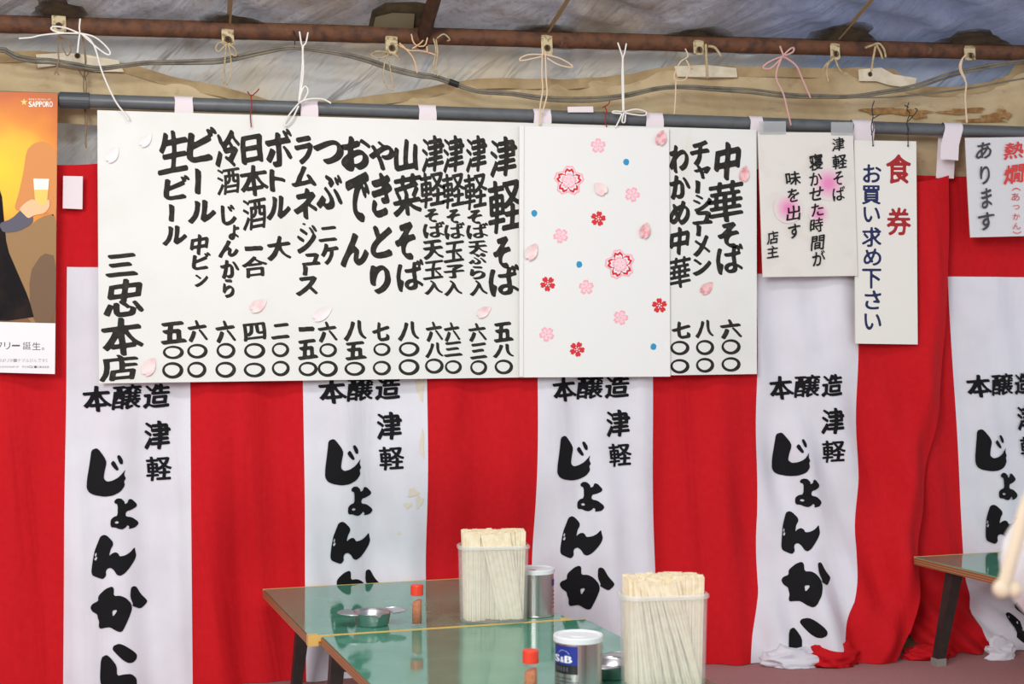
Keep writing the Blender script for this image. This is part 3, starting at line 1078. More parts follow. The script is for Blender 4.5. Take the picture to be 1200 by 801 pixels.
def offA(x, z):
    t_ = 1 - z / ZT
    am = 0.005 + 0.013 * sm(t_ * 1.1)
    f = am * (0.8 * math.sin(2 * math.pi * x / 0.27 + 1.6 * math.sin(2.3 * z + 1)) + 0.45 * math.sin(2 * math.pi * x / 0.125 + 3 * z + 1.4 * math.sin(x * 5)))
    f += 0.014 * wr(x * 1.3 + z * 0.35, z * 0.5, 4.0)
    rw = sm((x - 1.28) / 0.35)
    f += rw * 0.011 * sm(t_ * 1.4) * math.sin(2 * math.pi * (x + 0.42 * z) / 0.15 + 0.8)
    # outer edge of the right red stripe rolls towards the room
    e = BA[9](z)
    f += 0.030 * math.exp(-((x - e + 0.055) / 0.035) ** 2) * sm(t_ * 2.2 + 0.2)
    # hem spreads over the floor, more on the right
    f += (0.022 + 0.09 * rw) * sm((t_ - 0.6) / 0.4) ** 1.6
    # pushed back where the farther table stands against it
    f -= (0.052 + 0.045 * sm((x - DENT[0]) / (DENT[1] - DENT[0]))) * sm((x - DENT[0] + 0.24) / 0.18) * sm((DENT[1] + 0.24 - x) / 0.18) * math.exp(-((z - HC + 0.64) / 0.2) ** 2)
    sag = 0.008 * sm((0.12 - t_) / 0.12)
    return 0.014 + f - sag * 0.5


def top_z(x):
    # sags between the loops
    k = [W(p, 200, 0).x for p in (-130, 215, 360, 500, 635, 765, 884, 1010, 1112)]
    for a, b in zip(k[:-1], k[1:]):
        if a <= x <= b:
            u = (x - a) / (b - a)
            return ZT + 0.032 - (0.036 if a < -0.6 and b - a > 0.6 else 0.026) * math.sin(math.pi * u)
    return ZT + 0.03


def panel(lb, rb, z0f, z1, off, nu=30, nv=70, zpow=1.0, hem=None):
    rows_ = []
    for j in range(nv + 1):
        r_ = []
        for i in range(nu + 1):
            u = i / nu
            xt = lb(z1) + (rb(z1) - lb(z1)) * u
            z1_ = hem(u) if hem else z1
            z0 = z0f(xt) if callable(z0f) else z0f
            z = z0 + (z1_ - z0) * (j / nv)
            x = lb(z) + (rb(z) - lb(z)) * u
            r_.append((x, D - off(x, z), z))
        rows_.append(r_)
    return rows_


CA = thing('striped_curtain', (0.4, D, 0), 'red and white striped festival curtain covering most of the wall behind the menu board', 'curtain')
oga = CA.location.copy()
ZS = W(95, 313, 0).z            # where the white stripes begin under the red band
ZB = 0.002
whites = []
rb_rows = panel(BA[0], BA[9], top_z, ZS, offA, 200, 14)
MB().grid(rb_rows, flip=True).build('red_band', M['red'], CA, smooth=True, org=oga)['label'] = 'plain red band along the top'
for k in range(9):
    rows_ = panel(BA[k], BA[k + 1], ZS, ZB, offA, 34, 80)
    if k % 2 == 0:
        MB().grid(rows_, flip=True).build('red_panel', M['red'], CA, smooth=True, org=oga)
    else:
        o = MB().grid(rows_, flip=True).build('white_panel', M['white'], CA, smooth=True, org=oga)
        whites.append((o, BA[k]))

# loops of white tape over the pole
def loop(px, w, ylow):
    hw = W(px + w / 2, 134, 0).x - W(px, 134, 0).x
    c = pole_c(px)
    zl = W(px, ylow, 0.0).z
    prof = [(D - offA(c.x, ZT) - 0.006 + 0.0, zl)]
    prof.append((c.y - PR - 0.0025, c.z - 0.012))
    for a in np.linspace(math.pi * 1.0, 0.0, 12):
        prof.append((c.y + (PR + 0.0025) * math.cos(a), c.z + (PR + 0.0025) * math.sin(a)))
    prof.append((D - 0.004, zl + 0.01))
    rows_ = [[(c.x + hw * s + 0.001 * math.sin(i + s), y, z) for s in (-1, -0.4, 0.3, 1)] for i, (y, z) in enumerate(prof)]
    inner = [[(p[0], p[1] + 0.0012 * (1 if i < 2 else 0), p[2] - 0.0012 * (0 if i < 2 else 1)) for p in r] for i, r in enumerate(rows_)]
    return MB().grid(rows_).grid(inner, flip=True)


for px, w, yl in ((-130, 22, 200), (215.5, 21, 200), (362, 20, 202), (500, 20, 203), (634, 20, 204), (765, 20, 206), (884, 15, 188), (1009, 24, 196)):
    loop(px, w, yl).build('loop', M['tape'], CA, smooth=True, org=oga)
# the last loop on the right end is folded over the front of the red cloth
m = MB()
c = pole_c(1114)
hw = 0.0275
pts = [W(1112, 187, 0.04), W(1113, 170, 0.043), Vector((c.x, c.y - PR - 0.003, c.z))]
pr = [(p.x, p.y, p.z) for p in pts] + [(c.x + 0.002, c.y + (PR + 0.003) * math.cos(a), c.z + (PR + 0.003) * math.sin(a)) for a in np.linspace(2.6, 0, 8)] + [(c.x - 0.004, D + 0.0, ZT + 0.02)]
m.grid([[(x + hw * s, y - 0.002 * math.cos(i), z - (0.002 if s > 0 and i == 0 else 0)) for s in (-1, 0, 1)] for i, (x, y, z) in enumerate(pr)])
m.build('loop', M['tape'], CA, smooth=True, org=oga)
# a loop that has slipped off the pole at the left hangs over the cloth
a0, a1, a2, a3 = (74, 206), (97, 206.5), (96.5, 245), (73.5, 244)
fr = [W(*p, 0.032) for p in (a0, a1, a2, a3)]
MB().slab(fr, [p + Vector((0, 0.004, 0)) for p in fr]).build('loop', M['tape'], CA, org=oga)['label'] = 'white loop that has slipped off the pole'

# second curtain at the right, behind the end of the first
BB = [bound([(1050, 150), (1048, 500), (1040, 640), (1050, 715), (1066, 748), (1084, 768), (1084, 830)]),
      bound([(1112, 150), (1117, 312), (1124, 440), (1133, 590), (1138, 660), (1145, 728), (1143, 742), (1158, 760), (1168, 775), (1168, 830)]),
      bound([(1275, 150), (1285, 830)]), bound([(1420, 150), (1430, 830)])]


def offB(x, z):
    t_ = 1 - z / ZT
    f = (0.003 + 0.008 * t_) * (math.sin(2 * math.pi * x / 0.22 + 2 * z) + 0.5 * math.sin(2 * math.pi * (x + 0.2 * z) / 0.1 + 1))
    f += 0.02 * sm((t_ - 0.8) / 0.2) * (1 + math.sin(2 * math.pi * (x + z) / 0.09))
    f += 0.075 * sm((t_ - 0.9) / 0.1)
    return -0.028 + f


CB = thing('striped_curtain', (W(1180, 700, 0).x, D + 0.02, 0), 'red and white striped festival curtain at the right behind the low table', 'curtain')
ogb = CB.location.copy()
MB().grid(panel(BB[0], BB[3], lambda x: ZT + 0.03, ZS, offB, 60, 10), flip=True).build('red_band', M['red'], CB, smooth=True, org=ogb)['label'] = 'plain red band along the top'
MB().grid(panel(BB[0], BB[1], ZS, 0.003, offB, 40, 70), flip=True).build('red_panel', M['red'], CB, smooth=True, org=ogb)
o = MB().grid(panel(BB[1], BB[2], ZS, 0.003, offB, 40, 70), flip=True).build('white_panel', M['white'], CB, smooth=True, org=ogb)
whites.append((o, BB[1]))
MB().grid(panel(BB[2], BB[3], ZS, 0.003, offB, 40, 70), flip=True).build('red_panel', M['red'], CB, smooth=True, org=ogb)
loop(1290, 20, 196).build('loop', M['tape'], CB, smooth=True, org=ogb)


def cv(pts, ox, oy, s):
    return np.array([(ox + x / s, oy + y / s) for x, y in pts])


def chaikin(P):
    P = np.asarray(P, float)
    out = []
    for i in range(len(P)):
        a, b = P[i], P[(i + 1) % len(P)]
        out += [a * .8 + b * .2, a * .2 + b * .8]
    return np.array(out)


A_, B_, C_ = (85, 440, 5.008), (85, 570, 6.16), (85, 670, 6.115)
BIG = [
    # ji
    [cv([(112, 435), (140, 423), (155, 430), (190, 475), (203, 505), (190, 560), (185, 600), (205, 618), (240, 610), (275, 590), (300, 563), (313, 545), (305, 575), (316, 600), (305, 612), (310, 640), (285, 675), (240, 698), (190, 706), (130, 697), (100, 682), (85, 655), (88, 600), (97, 545), (105, 490)], *A_)],
    [cv([(226, 510), (245, 490), (277, 545), (262, 553), (240, 532)], *A_)],
    [cv([(262, 466), (280, 460), (299, 490), (298, 516), (280, 513)], *A_)],
    [cv([(104, 548), (110, 535), (113, 545), (104, 580)], *A_)],
    # yo
    [cv([(305, 95), (325, 77), (355, 78), (378, 100), (380, 120), (400, 110), (408, 85), (430, 85), (468, 125), (460, 145), (420, 165), (395, 170), (385, 190), (390, 208), (430, 215), (470, 245), (478, 265), (455, 290), (408, 300), (413, 280), (400, 270), (388, 285), (365, 300), (335, 295), (315, 285), (285, 285), (277, 265), (280, 230), (300, 210), (330, 200), (330, 120), (308, 112)], *B_),
     cv([(308, 245), (325, 238), (340, 248), (330, 258), (312, 256)], *B_)],
    # n
    [cv([(205, 350), (232, 338), (255, 345), (295, 385), (298, 410), (280, 440), (268, 490), (290, 470), (315, 460), (335, 470), (345, 492), (385, 485), (420, 465), (450, 430), (455, 460), (462, 490), (450, 525), (420, 570), (385, 610), (350, 630), (325, 622), (305, 590), (280, 572), (255, 580), (245, 600), (248, 630), (225, 655), (190, 645), (150, 628), (142, 600), (150, 530), (165, 450), (185, 400)], *B_),
     cv([(165, 480), (176, 462), (180, 480), (170, 500)], *B_), cv([(160, 510), (180, 492), (184, 505), (172, 525)], *B_)],
    # ka
    [cv([(200, 145), (245, 105), (285, 88), (302, 100), (300, 155), (350, 152), (390, 170), (425, 210), (432, 250), (410, 310), (370, 395), (350, 408), (320, 400), (275, 375), (240, 380), (205, 387), (195, 370), (198, 335), (188, 310), (185, 285), (150, 265), (135, 235), (150, 210), (190, 192), (190, 165)], *C_),
     cv([(290, 258), (320, 250), (325, 262), (295, 303)], *C_)],
    [cv([(422, 100), (440, 90), (460, 95), (490, 150), (538, 200), (530, 220), (490, 255), (440, 232), (432, 225), (438, 215), (418, 165)], *C_)],
    # ra
    [cv([(300, 505), (340, 487), (380, 500), (440, 540), (467, 570), (465, 600), (440, 622), (410, 625), (370, 605), (320, 560), (293, 530)], *C_)],
    [cv([(212, 590), (250, 568), (280, 590), (325, 645), (325, 715), (380, 702), (430, 700), (465, 735), (468, 790), (440, 840), (380, 880), (300, 900), (200, 890), (140, 872), (240, 868), (300, 850), (352, 820), (335, 795), (300, 785), (240, 800), (210, 775), (205, 720)], *C_)],
]
SMALL = [('本', 97.4, 451.6, 131.3, 482.3), ('醸', 132, 450, 166, 479), ('造', 168.5, 449, 199.8, 477.5), ('津', 168.5, 492.3, 199.2, 526.3), ('軽', 170.5, 533.8, 200.4, 562.8)]
flatV, flatF = [], []
for g in BIG:
    V, Fc = fill([chaikin(l) for l in g])
    o_ = len(flatV)
    flatV += [tuple(v) for v in V]
    flatF += [tuple(i + o_ for i in f) for f in Fc]
for ch, x0, y0, x1, y1 in SMALL:
    V, Fc = glyph(ch, 'bold')
    o_ = len(flatV)
    flatV += [(x0 + v[0] * (x1 - x0), y0 + v[1] * (y1 - y0)) for v in V]
    flatF += [tuple(i + o_ for i in f) for f in Fc]
# the print laid flat: (distance from the stripe's left seam, height), then cut fine enough to follow the folds
bmf = bmesh.new()
lv = []
for x, y in flatV:
    p = W(x, y, 0)
    lv.append(bmf.verts.new((p.x - BA[1](p.z), p.z, 0)))
for f in flatF:
    try:
        bmf.faces.new([lv[i] for i in f])
    except ValueError:
        pass
for k in range(1, 16):
    bmesh.ops.bisect_plane(bmf, geom=bmf.verts[:] + bmf.edges[:] + bmf.faces[:], plane_co=(k * 0.02, 0, 0), plane_no=(1, 0, 0))
for k in range(0, 40):
    bmesh.ops.bisect_plane(bmf, geom=bmf.verts[:] + bmf.edges[:] + bmf.faces[:], plane_co=(0, k * 0.02, 0), plane_no=(0, 1, 0))
bmf.verts.index_update()
PV = [v.co.copy() for v in bmf.verts]
PF = [[v.index for v in f.verts] for f in bmf.faces]
bmf.free()
for k, (o, lb) in enumerate(whites):
    offf, og_ = (offB, ogb) if k == 4 else (offA, oga)
    dz = 0.0 if k == 0 else 0.012
    sc = 1.0 if k < 3 else 0.985
    vv = []
    for p in PV:
        z = p.y + dz * sm(p.y / 0.5) + (0.004 if k else 0)
        x = lb(z) + p.x * sc
        vv.append((x, D - offf(x, z) - (0.0024 if k < 4 else 0.004), z))
    fs = [f for f in PF if min(vv[i][2] for i in f) > 0.004]
    MB().add(vv, [f[::-1] for f in fs]).build('lettering', M['print'], o, smooth=True, org=og_)
# tea stains on the second white stripe
m = MB()
for cx, cy, rx, ry, s in ((484, 577, 6, 5, 1), (492, 588, 4, 7, 2), (478, 592, 5, 3, 3), (492, 452, 5, 14, 4), (494, 520, 2.5, 16, 5), (469, 626, 2, 2, 6)):
    n = 16
    pl = []
    for k in range(n):
        a = 2 * math.pi * k / n
        q = 1 + 0.3 * math.sin(3 * a + s) + 0.2 * math.sin(5 * a + 2 * s)
        p = W(cx + rx * math.cos(a) * q, cy + ry * math.sin(a) * q, 0)
        pl.append((p.x, D - offA(p.x, p.z) - 0.0015, p.z))
    MB().add(pl, [tuple(range(n))[::-1]]).build('stain', M['stain'], whites[1][0], smooth=True, org=oga)['label'] = 'pale tea-coloured stain'


def crumple(base, sx, sy, sz, seed, amp=0.35):
    """a heap of gathered cloth lying on the floor"""
    bmc = bmesh.new()
    bmesh.ops.create_icosphere(bmc, subdivisions=5, radius=1)
    for v in bmc.verts:
        c_ = v.co
        n1 = abs(mnoise.noise(Vector((c_.x * 0.9 + seed + c_.z * 0.8, c_.y * 1.2, c_.z * 2.6)))) + 0.22 * abs(mnoise.noise(Vector((c_.x * 2.0 + seed, c_.y * 2.0 + c_.z, c_.z * 4))))
        q = 1 + amp * (0.5 - 1.5 * n1)
        co = Vector((c_.x * sx * q, c_.y * sy * q, max(c_.z, -0.25) * sz * q))
        v.co = base + co + Vector((0, 0, 0.25 * sz))
        v.co.z = max(v.co.z, 0.001)
    m_ = MB()
    bmc.verts.index_update()
    m_.add([v.co for v in bmc.verts], [tuple(x.index for x in f.verts) for f in bmc.faces])
    bmc.free()
    return m_


WH4 = whites[3][0]
crumple(T(930, 779, 0.0), 0.085, 0.045, 0.045, 3.3, 0.4).build('gathered_hem', M['white'], CA, smooth=True, org=oga)['label'] = 'white hem bunched up on the floor'
crumple(T(976, 778, 0.0), 0.07, 0.05, 0.052, 8.1, 0.4).build('gathered_hem', M['red'], CA, smooth=True, org=oga)['label'] = 'red hem bunched up on the floor'
crumple(T(1085, 771, 0.0), 0.06, 0.03, 0.028, 5.7, 0.5).build('gathered_hem', M['red'], CB, smooth=True, org=ogb)['label'] = 'red hem bunched up on the floor'
crumple(T(1172, 772, 0.0), 0.04, 0.02, 0.05, 2.2, 0.5).build('gathered_hem', M['white'], CB, smooth=True, org=ogb)['label'] = 'white hem bunched up beside the table leg'

# ------------------------------------------------------------------ menu board
MO = 0.052


def board(px, o, th, name, mats, parent=None, org=None, bow=0.0):
    """sheet with the four corners (tl, tr, br, bl), front face at o"""
    m_ = MB()
    tl, tr, br, bl = [W(*p, o) for p in px]
    nx, ny = 24, 10
    rows_ = []
    for j in range(ny + 1):
        v = j / ny
        r_ = []
        for i in range(nx + 1):
            u = i / nx
            p = (tl * (1 - u) + tr * u) * (1 - v) + (bl * (1 - u) + br * u) * v
            p.y -= bow * (math.sin(u * 9 + v * 2) * 0.5 + math.sin(u * 4 - v * 3)) * (v * 0.7 + 0.3)
            r_.append(p)
        rows_.append(r_)
    m_.grid(rows_, flip=True)
    back = [[p + Vector((0, th, 0)) for p in r_] for r_ in rows_]
    m_.grid(back, 1)
    for j in range(ny):
        for i, fl in ((0, False), (nx, True)):
            q = [rows_[j][i], rows_[j + 1][i], back[j + 1][i], back[j][i]]
            m_.add(q, [(0, 1, 2, 3) if not fl else (3, 2, 1, 0)], 1)
    for i in range(nx):
        for j, fl in ((0, True), (ny, False)):
            q = [rows_[j][i], rows_[j][i + 1], back[j][i + 1], back[j][i]]
            m_.add(q, [(0, 1, 2, 3)], 1)
    return m_.build(name, mats, parent, org=org)


og = W(500, 445, MO)
MENU = thing('menu_board', og, 'wide white menu board handwritten in black columns, hanging across the curtain', 'menu board')
board([(114, 129), (886.5, 152), (887, 438), (116, 449)], MO, 0.006, 'panel', [M['paper'], M['edge']], MENU, og)
COLS = [
    ('生', 185, 152.4, 221, 203), ('ビ', 192.4, 206, 222, 234), ('|', 197.5, 239, 204.7, 260), ('ル', 191, 264, 219.5, 287),
    ('ビ', 219.5, 150, 253.5, 190), ('|', 228, 197, 236, 228), ('ル', 221, 234, 253.5, 261), ('中', 222.7, 274, 244.3, 299), ('ビ', 225.4, 296, 246.7, 316), ('ン', 228.3, 320.6, 244.5, 335.6),
    ('冷', 253, 152.4, 282, 197), ('酒', 254, 196.5, 281, 228), ('じ', 259, 239, 277, 264), ('ょ', 268, 263, 280.4, 281), ('ん', 256.4, 281, 280, 301.5), ('か', 258.6, 303.7, 280.4, 326), ('ら', 261.3, 326, 275, 348.6),
    ('日', 282.4, 157.6, 308, 192), ('本', 281.6, 193, 314.3, 230), ('酒', 284, 232, 312, 269.4), ('一', 286, 288, 308, 294), ('合', 283.4, 300, 313.3, 325),
    ('ボ', 311, 152.4, 343, 195.5), ('ト', 316, 196.5, 335, 224), ('ル', 313, 229, 341, 257), ('大', 313.5, 276, 341.5, 304.6),
    ('ラ', 345, 159.6, 366.5, 192.3), ('ム', 342.5, 194, 371.5, 219.5), ('ネ', 345, 220, 373, 257.4), ('・', 354.3, 261, 358.3, 264), ('ジ', 347.4, 264.7, 371, 296), ('ュ', 354.5, 296.3, 376.4, 311), ('|', 354.5, 311, 361, 323), ('ス', 347.4, 323.6, 373.5, 346),
    ('つ', 368, 164.4, 403.4, 192.3), ('ぶ', 371, 204, 402, 245.5), ('二', 374, 265, 395.6, 283), ('ケ', 375.4, 284.4, 396.5, 310),
    ('お', 400.5, 158, 435.5, 200), ('で', 403.7, 203.7, 432.5, 263), ('ん', 400, 272.3, 432.5, 312),
    ('や', 432.5, 165, 462.4, 200), ('き', 434.5, 202, 458.7, 255), ('と', 435, 262, 460.7, 303), ('り', 433.7, 309, 458, 344),
    ('山', 462.4, 162.5, 490.4, 202), ('菜', 461, 203.7, 494.4, 253), ('そ', 463.7, 260.6, 488, 306), ('ば', 465.4, 305, 497.4, 340.3),
    ('津', 493.7, 158.7, 520, 202), ('軽', 491.2, 200.7, 520.7, 243), ('そ', 498, 244.3, 514.4, 261), ('ば', 496.2, 260, 522, 278.5), ('天', 495.5, 281, 519.4, 303.5), ('玉', 496.2, 305, 520, 327), ('入', 498, 327.7, 519.4, 344.7),
    ('津', 518.7, 158.7, 543.6, 202.4), ('軽', 517.4, 202, 544.4, 243.6), ('そ', 523.7, 245, 540, 262.3), ('ば', 521.2, 261, 545.4, 279.8), ('玉', 520.4, 282.3, 544.4, 307), ('子', 520.4, 309.7, 545.4, 326), ('入', 521, 327.7, 542.4, 346),
    ('津', 545.4, 158.7, 570.3, 202), ('軽', 543, 202.4, 570.3, 245), ('そ', 548, 245.6, 566, 263), ('ば', 547, 261.5, 573, 279.3), ('天', 548.6, 281.8, 571, 297.2), ('ぷ', 548.6, 296, 570, 309.7), ('ら', 551, 311, 569.3, 327.2), ('入', 551, 327.7, 572, 346),
    ('津', 573.6, 160, 605.3, 207.4), ('軽', 571, 209.4, 611, 272.3), ('そ', 578.6, 277.3, 599.3, 316), ('ば', 573.6, 311, 609.8, 346), ('津', 608, 163, 640, 205), ('ば', 609, 315, 642, 345),
    ('三', 123.8, 297, 161.5, 324), ('忠', 122.7, 326.2, 170, 371.2), ('本', 119.5, 371.6, 167.7, 416.8), ('店', 116.5, 415.3, 161.3, 446),
    ('五', 187.9, 376.7, 218.2, 402.6), ('〇', 190.8, 404.8, 215.5, 420.6), ('〇', 190, 424, 215, 443.5),
    ('六', 220.4, 374.5, 243, 400), ('〇', 219.3, 402.6, 243.4, 420), ('〇', 219.3, 423.5, 242, 442.6),
    ('六', 253, 375, 276, 401), ('〇', 253.7, 401.5, 276, 420), ('〇', 252.4, 423.5, 276.6, 442.6),
    ('四', 285, 378, 311.5, 399), ('〇', 286, 401.5, 311, 420), ('〇', 285.6, 424.6, 311, 442),
    ('二', 318.5, 378.6, 340, 397), ('〇', 318.5, 401, 339, 418.4), ('〇', 318.5, 422.4, 339.6, 440.7),
    ('一', 349.3, 382.5, 368.3, 388.5), ('五', 348.6, 397.5, 372.3, 420.8), ('〇', 349.8, 423.6, 372.3, 440.7),
    ('六', 373, 376.2, 395, 400.4), ('〇', 374.2, 401.8, 395, 418.4), ('〇', 372.3, 422.4, 396, 441.4),
    ('八', 403.6, 375, 430.4, 398.7), ('五', 404.3, 400, 429.2, 421.3), ('〇', 403.6, 423.6, 428, 440.2),
    ('七', 436.8, 376.7, 457.2, 400), ('〇', 437.5, 401.6, 457.7, 417), ('〇', 436.8, 422.4, 458.2, 439.7),
    ('八', 467, 376.3, 492, 398.7), ('〇', 467.3, 400.3, 491.7, 417.7), ('〇', 467, 420.4, 491.7, 439.6),
    ('六', 499.3, 376.3, 518.7, 399.7), ('八', 499, 401, 520.3, 418.7), ('〇', 498, 419.7, 520, 437.7),
    ('六', 520.7, 377, 539, 399.7), ('三', 520.3, 400, 542, 417.6), ('〇', 521.3, 421.7, 541.3, 438),
    ('六', 549.3, 378, 570, 399.7), ('三', 551, 401.6, 571, 420.3), ('〇', 551, 421.7, 571, 439.3),
    ('五', 578.3, 377.3, 601.3, 400.4), ('八', 578.3, 402.7, 603, 418.7), ('〇', 579.6, 421, 601.3, 438.4),
    ('中', 837, 165.7, 868, 211.8), ('華', 830.6, 211.8, 871.8, 260.5), ('そ', 841.8, 260.5, 867, 291.6), ('ば', 840, 286.7, 871.8, 320.4),
    ('チ', 809.2, 165, 832.4, 194.2), ('ャ', 813, 193, 833, 210), ('|', 814.5, 211, 821, 227), ('シ', 812, 227, 834, 248), ('ュ', 812, 247, 836, 263), ('|', 815.6, 263, 822, 277), ('メ', 812, 276, 832.4, 300), ('ン', 812, 302, 834.3, 322.3),
    ('わ', 784.5, 168.7, 808, 202.4), ('か', 784.5, 204.3, 809.2, 233), ('め', 784.5, 235.4, 809.2, 264.2), ('中', 784.5, 265.4, 808, 299), ('華', 784.5, 300.6, 810, 337.3),
    ('七', 788, 376, 810, 397), ('〇', 785.6, 399, 808, 416), ('〇', 785.6, 420.4, 808, 437.6), ('八', 815.6, 374.7, 837, 395.3), ('〇', 815.6, 398, 837, 416), ('〇', 815.6, 419, 837, 436.5),
    ('六', 844.4, 373.6, 869, 396.4), ('〇', 845.5, 397.2, 868, 415.2), ('〇', 845.5, 418.2, 868, 435.4)]
write(COLS, MO + 0.0006, 'brush').build('lettering', M['ink'], MENU, org=og)['label'] = 'black brush writing of dishes and prices'


def petal(cx, cy, w, h, ang, o, mt, parent, org, curl=0.006):
    """a cut paper cherry petal: notched tip, cupped so its edge stands off the sheet"""
    pts = [(0, -1), (0.35, -0.75), (0.7, -0.3), (0.85, 0.2), (0.65, 0.7), (0.28, 1.0), (0.0, 0.8), (-0.28, 1.0), (-0.65, 0.7), (-0.85, 0.2), (-0.7, -0.3), (-0.35, -0.75)]
    P = chaikin(chaikin(pts))
    ca, sa = math.cos(ang), math.sin(ang)
    m_ = MB()
    rings = []
    for q in (1.0, 0.66, 0.33):
        r_ = []
        for x, y in P * q:
            X, Y_ = x * w / 2, y * h / 2
            p = W(cx + X * ca - Y_ * sa, cy + X * sa + Y_ * ca, o)
            p.y -= 0.001 + curl * (0.25 + 0.75 * max(0, x * 0.6 + y * 0.5)) * q ** 2
            r_.append(p)
        rings.append(r_)
    n = len(P)
    c = W(cx, cy, o + 0.001)
    m_.add(rings[0] + rings[1] + rings[2] + [c], [])
    for k in range(n):
        k2 = (k + 1) % n
        for s in (0, 1):
            m_.f.append((s * n + k, (s + 1) * n + k, (s + 1) * n + k2, s * n + k2))
            m_.mi.append(0)
        m_.f.append((2 * n + k, 3 * n, 2 * n + k2))
        m_.mi.append(0)
    bk = [p + Vector((0, 0.0008, 0)) for p in rings[0]]
    m_.add(rings[0] + bk, [(k, (k + 1) % n, n + (k + 1) % n, n + k) for k in range(n)], 1)
    return m_.build('petal', [mt, M['petal_rim']], parent, smooth=True, org=org)


for cx, cy, w, h, a, mt in ((132, 181, 17, 22, 0.6, 'petal_white'), (171, 164, 15, 20, 0.7, 'petal_white'), (303, 357.5, 17, 23, 1.0, 'petal'), (378, 367, 17, 27, 1.0, 'petal_white'), (175, 429, 19, 24, 0.5, 'petal'),
                            (567, 365, 14, 20, 1.0, 'petal'), (828, 337, 14, 19, 0.8, 'petal_rose'), (872, 203.5, 14, 20, 0.2, 'petal_rose')):
    petal(cx, cy, w, h, a, MO, M[mt], MENU, og)

# ------------------------------------------------------------------ flowered sheet pinned over the board
SO = MO + 0.010
ogs = W(697, 441, SO)
SHEET = thing('flower_sheet', ogs, 'white plastic sheet printed with pink and red blossoms, covering part of the menu board', 'sheet')
fs_ = board([(611.5, 147.5), (784, 150.5), (785.5, 441), (608.5, 442)], SO, 0.0035, 'panel', [M['sheet'], M['edge']], SHEET, ogs, 0.0)
fm = board([(608.5, 147), (614, 147.6), (613, 441), (608.5, 441.5)], SO + 0.004, 0.004, 'folded_edge', [M['sheet'], M['edge']], SHEET, ogs)


def five(cx, cy, r, o, mi, m_, rot=0, notch=0.12, inner=0.42, wpet=1.0):
    pts = []
    for k in range(5):
        b = rot + 2 * math.pi * k / 5 - math.pi / 2
        for da, q in ((-0.60 * wpet, inner), (-0.46 * wpet, 0.8), (-0.2, 0.98), (0.0, 1 - notch), (0.2, 0.98), (0.46 * wpet, 0.8)):
            pts.append((cx + r * q * math.cos(b + da), cy + r * q * math.sin(b + da)))
    m_.add([W(*p, o) for p in pts] + [W(cx, cy, o)], [((k + 1) % 30, k, 30) for k in range(30)], mi)


def dots(cx, cy, r, n, rr, o, mi, m_, rot=0):
    for k in range(n):
        a = rot + 2 * math.pi * k / n
        x, y = cx + r * math.cos(a), cy + r * math.sin(a)
        m_.add([W(x + rr * math.cos(t_), y + rr * math.sin(t_), o) for t_ in np.linspace(0, 2 * math.pi, 9)[:-1]], [tuple(range(8))[::-1]], mi)


def z8(x, y):
    return 600 + x / 2.505, 130 + y / 2.505


pm = MB()
e = 0.0005
for i, (x, y) in enumerate(((167, 205), (317, 450))):
    cx, cy = z8(x, y)
    five(cx, cy, 18.5, SO + e, 0, pm, 0.05 + i, 0.06, 0.72, 1.0)
    five(cx, cy, 16.6, SO + 2 * e, 3, pm, 0.05 + i, 0.08, 0.66)
    five(cx, cy, 15.6, SO + 3 * e, 1, pm, 0.05 + i, 0.16, 0.55)
    five(cx, cy, 12.2, SO + 4 * e, 3, pm, 0.05 + i, 0.16, 0.55)
    five(cx, cy, 9.8, SO + 5 * e, 0, pm, 0.05 + i, 0.14, 0.4)
    five(cx, cy, 7.4, SO + 6 * e, 4, pm, 0.05 + i, 0.14, 0.36)
    dots(cx, cy, 3.2, 5, 0.8, SO + 7 * e, 0, pm, 0.3)
for i, (x, y) in enumerate(((253, 102), (353, 245), (143, 366), (218, 517), (319, 606), (102, 655))):
    cx, cy = z8(x, y)
    five(cx, cy, 9.4, SO + e, 0, pm, i * 0.4, 0.12, 0.48)
    five(cx, cy, 6.8, SO + 2 * e, 4, pm, i * 0.4, 0.12, 0.36, 0.82)
    dots(cx, cy, 2.6, 5, 0.7, SO + 3 * e, 0, pm, i)
    dots(cx, cy, 0.1, 1, 1.1, SO + 3 * e, 0, pm, i)
for i, (x, y) in enumerate(((253, 316), (105, 507), (433, 571), (191, 699))):
    cx, cy = z8(x, y)
    five(cx, cy, 9.4, SO + e, 1, pm, 0.2 + i * 0.5, 0.14, 0.42)
    dots(cx, cy, 2.6, 5, 0.75, SO + 2 * e, 3, pm, i)
    dots(cx, cy, 0.1, 1, 1.0, SO + 2 * e, 3, pm, i)
for i, (x, y) in enumerate(((335, 150), (65, 300), (197, 450), (415, 691))):
    cx, cy = z8(x, y)
    pts = [(-0.2, -1.0), (0.75, -0.75), (1, 0.1), (0.55, 0.9), (-0.3, 0.85), (-0.95, 0.2), (-0.8, -0.5)]
    a = 0.5 * i
    P = chaikin(pts)
    pm.add([W(cx + 3.8 * (p[0] * math.cos(a) - p[1] * math.sin(a)), cy + 4.2 * (p[0] * math.sin(a) + p[1] * math.cos(a)), SO + e) for p in P], [tuple(range(len(P)))[::-1]], 2)
pm.build('printed_blossoms', [M['pink'], M['print_red'], M['print_blue'], M['lab_white'], M['pink_pale']], SHEET, org=ogs)
for x, y, w, h, a, mt in ((437, 78, 15, 19, 0.3, 'petal_rose'), (258, 227, 17, 18, -0.7, 'petal'), (57, 412, 17, 22, 0.5, 'petal'), (390, 350, 15, 20, 0.3, 'petal_rose')):
    cx, cy = z8(x, y)
    petal(cx, cy, w, h, a, SO + 0.004, M[mt], SHEET, ogs)

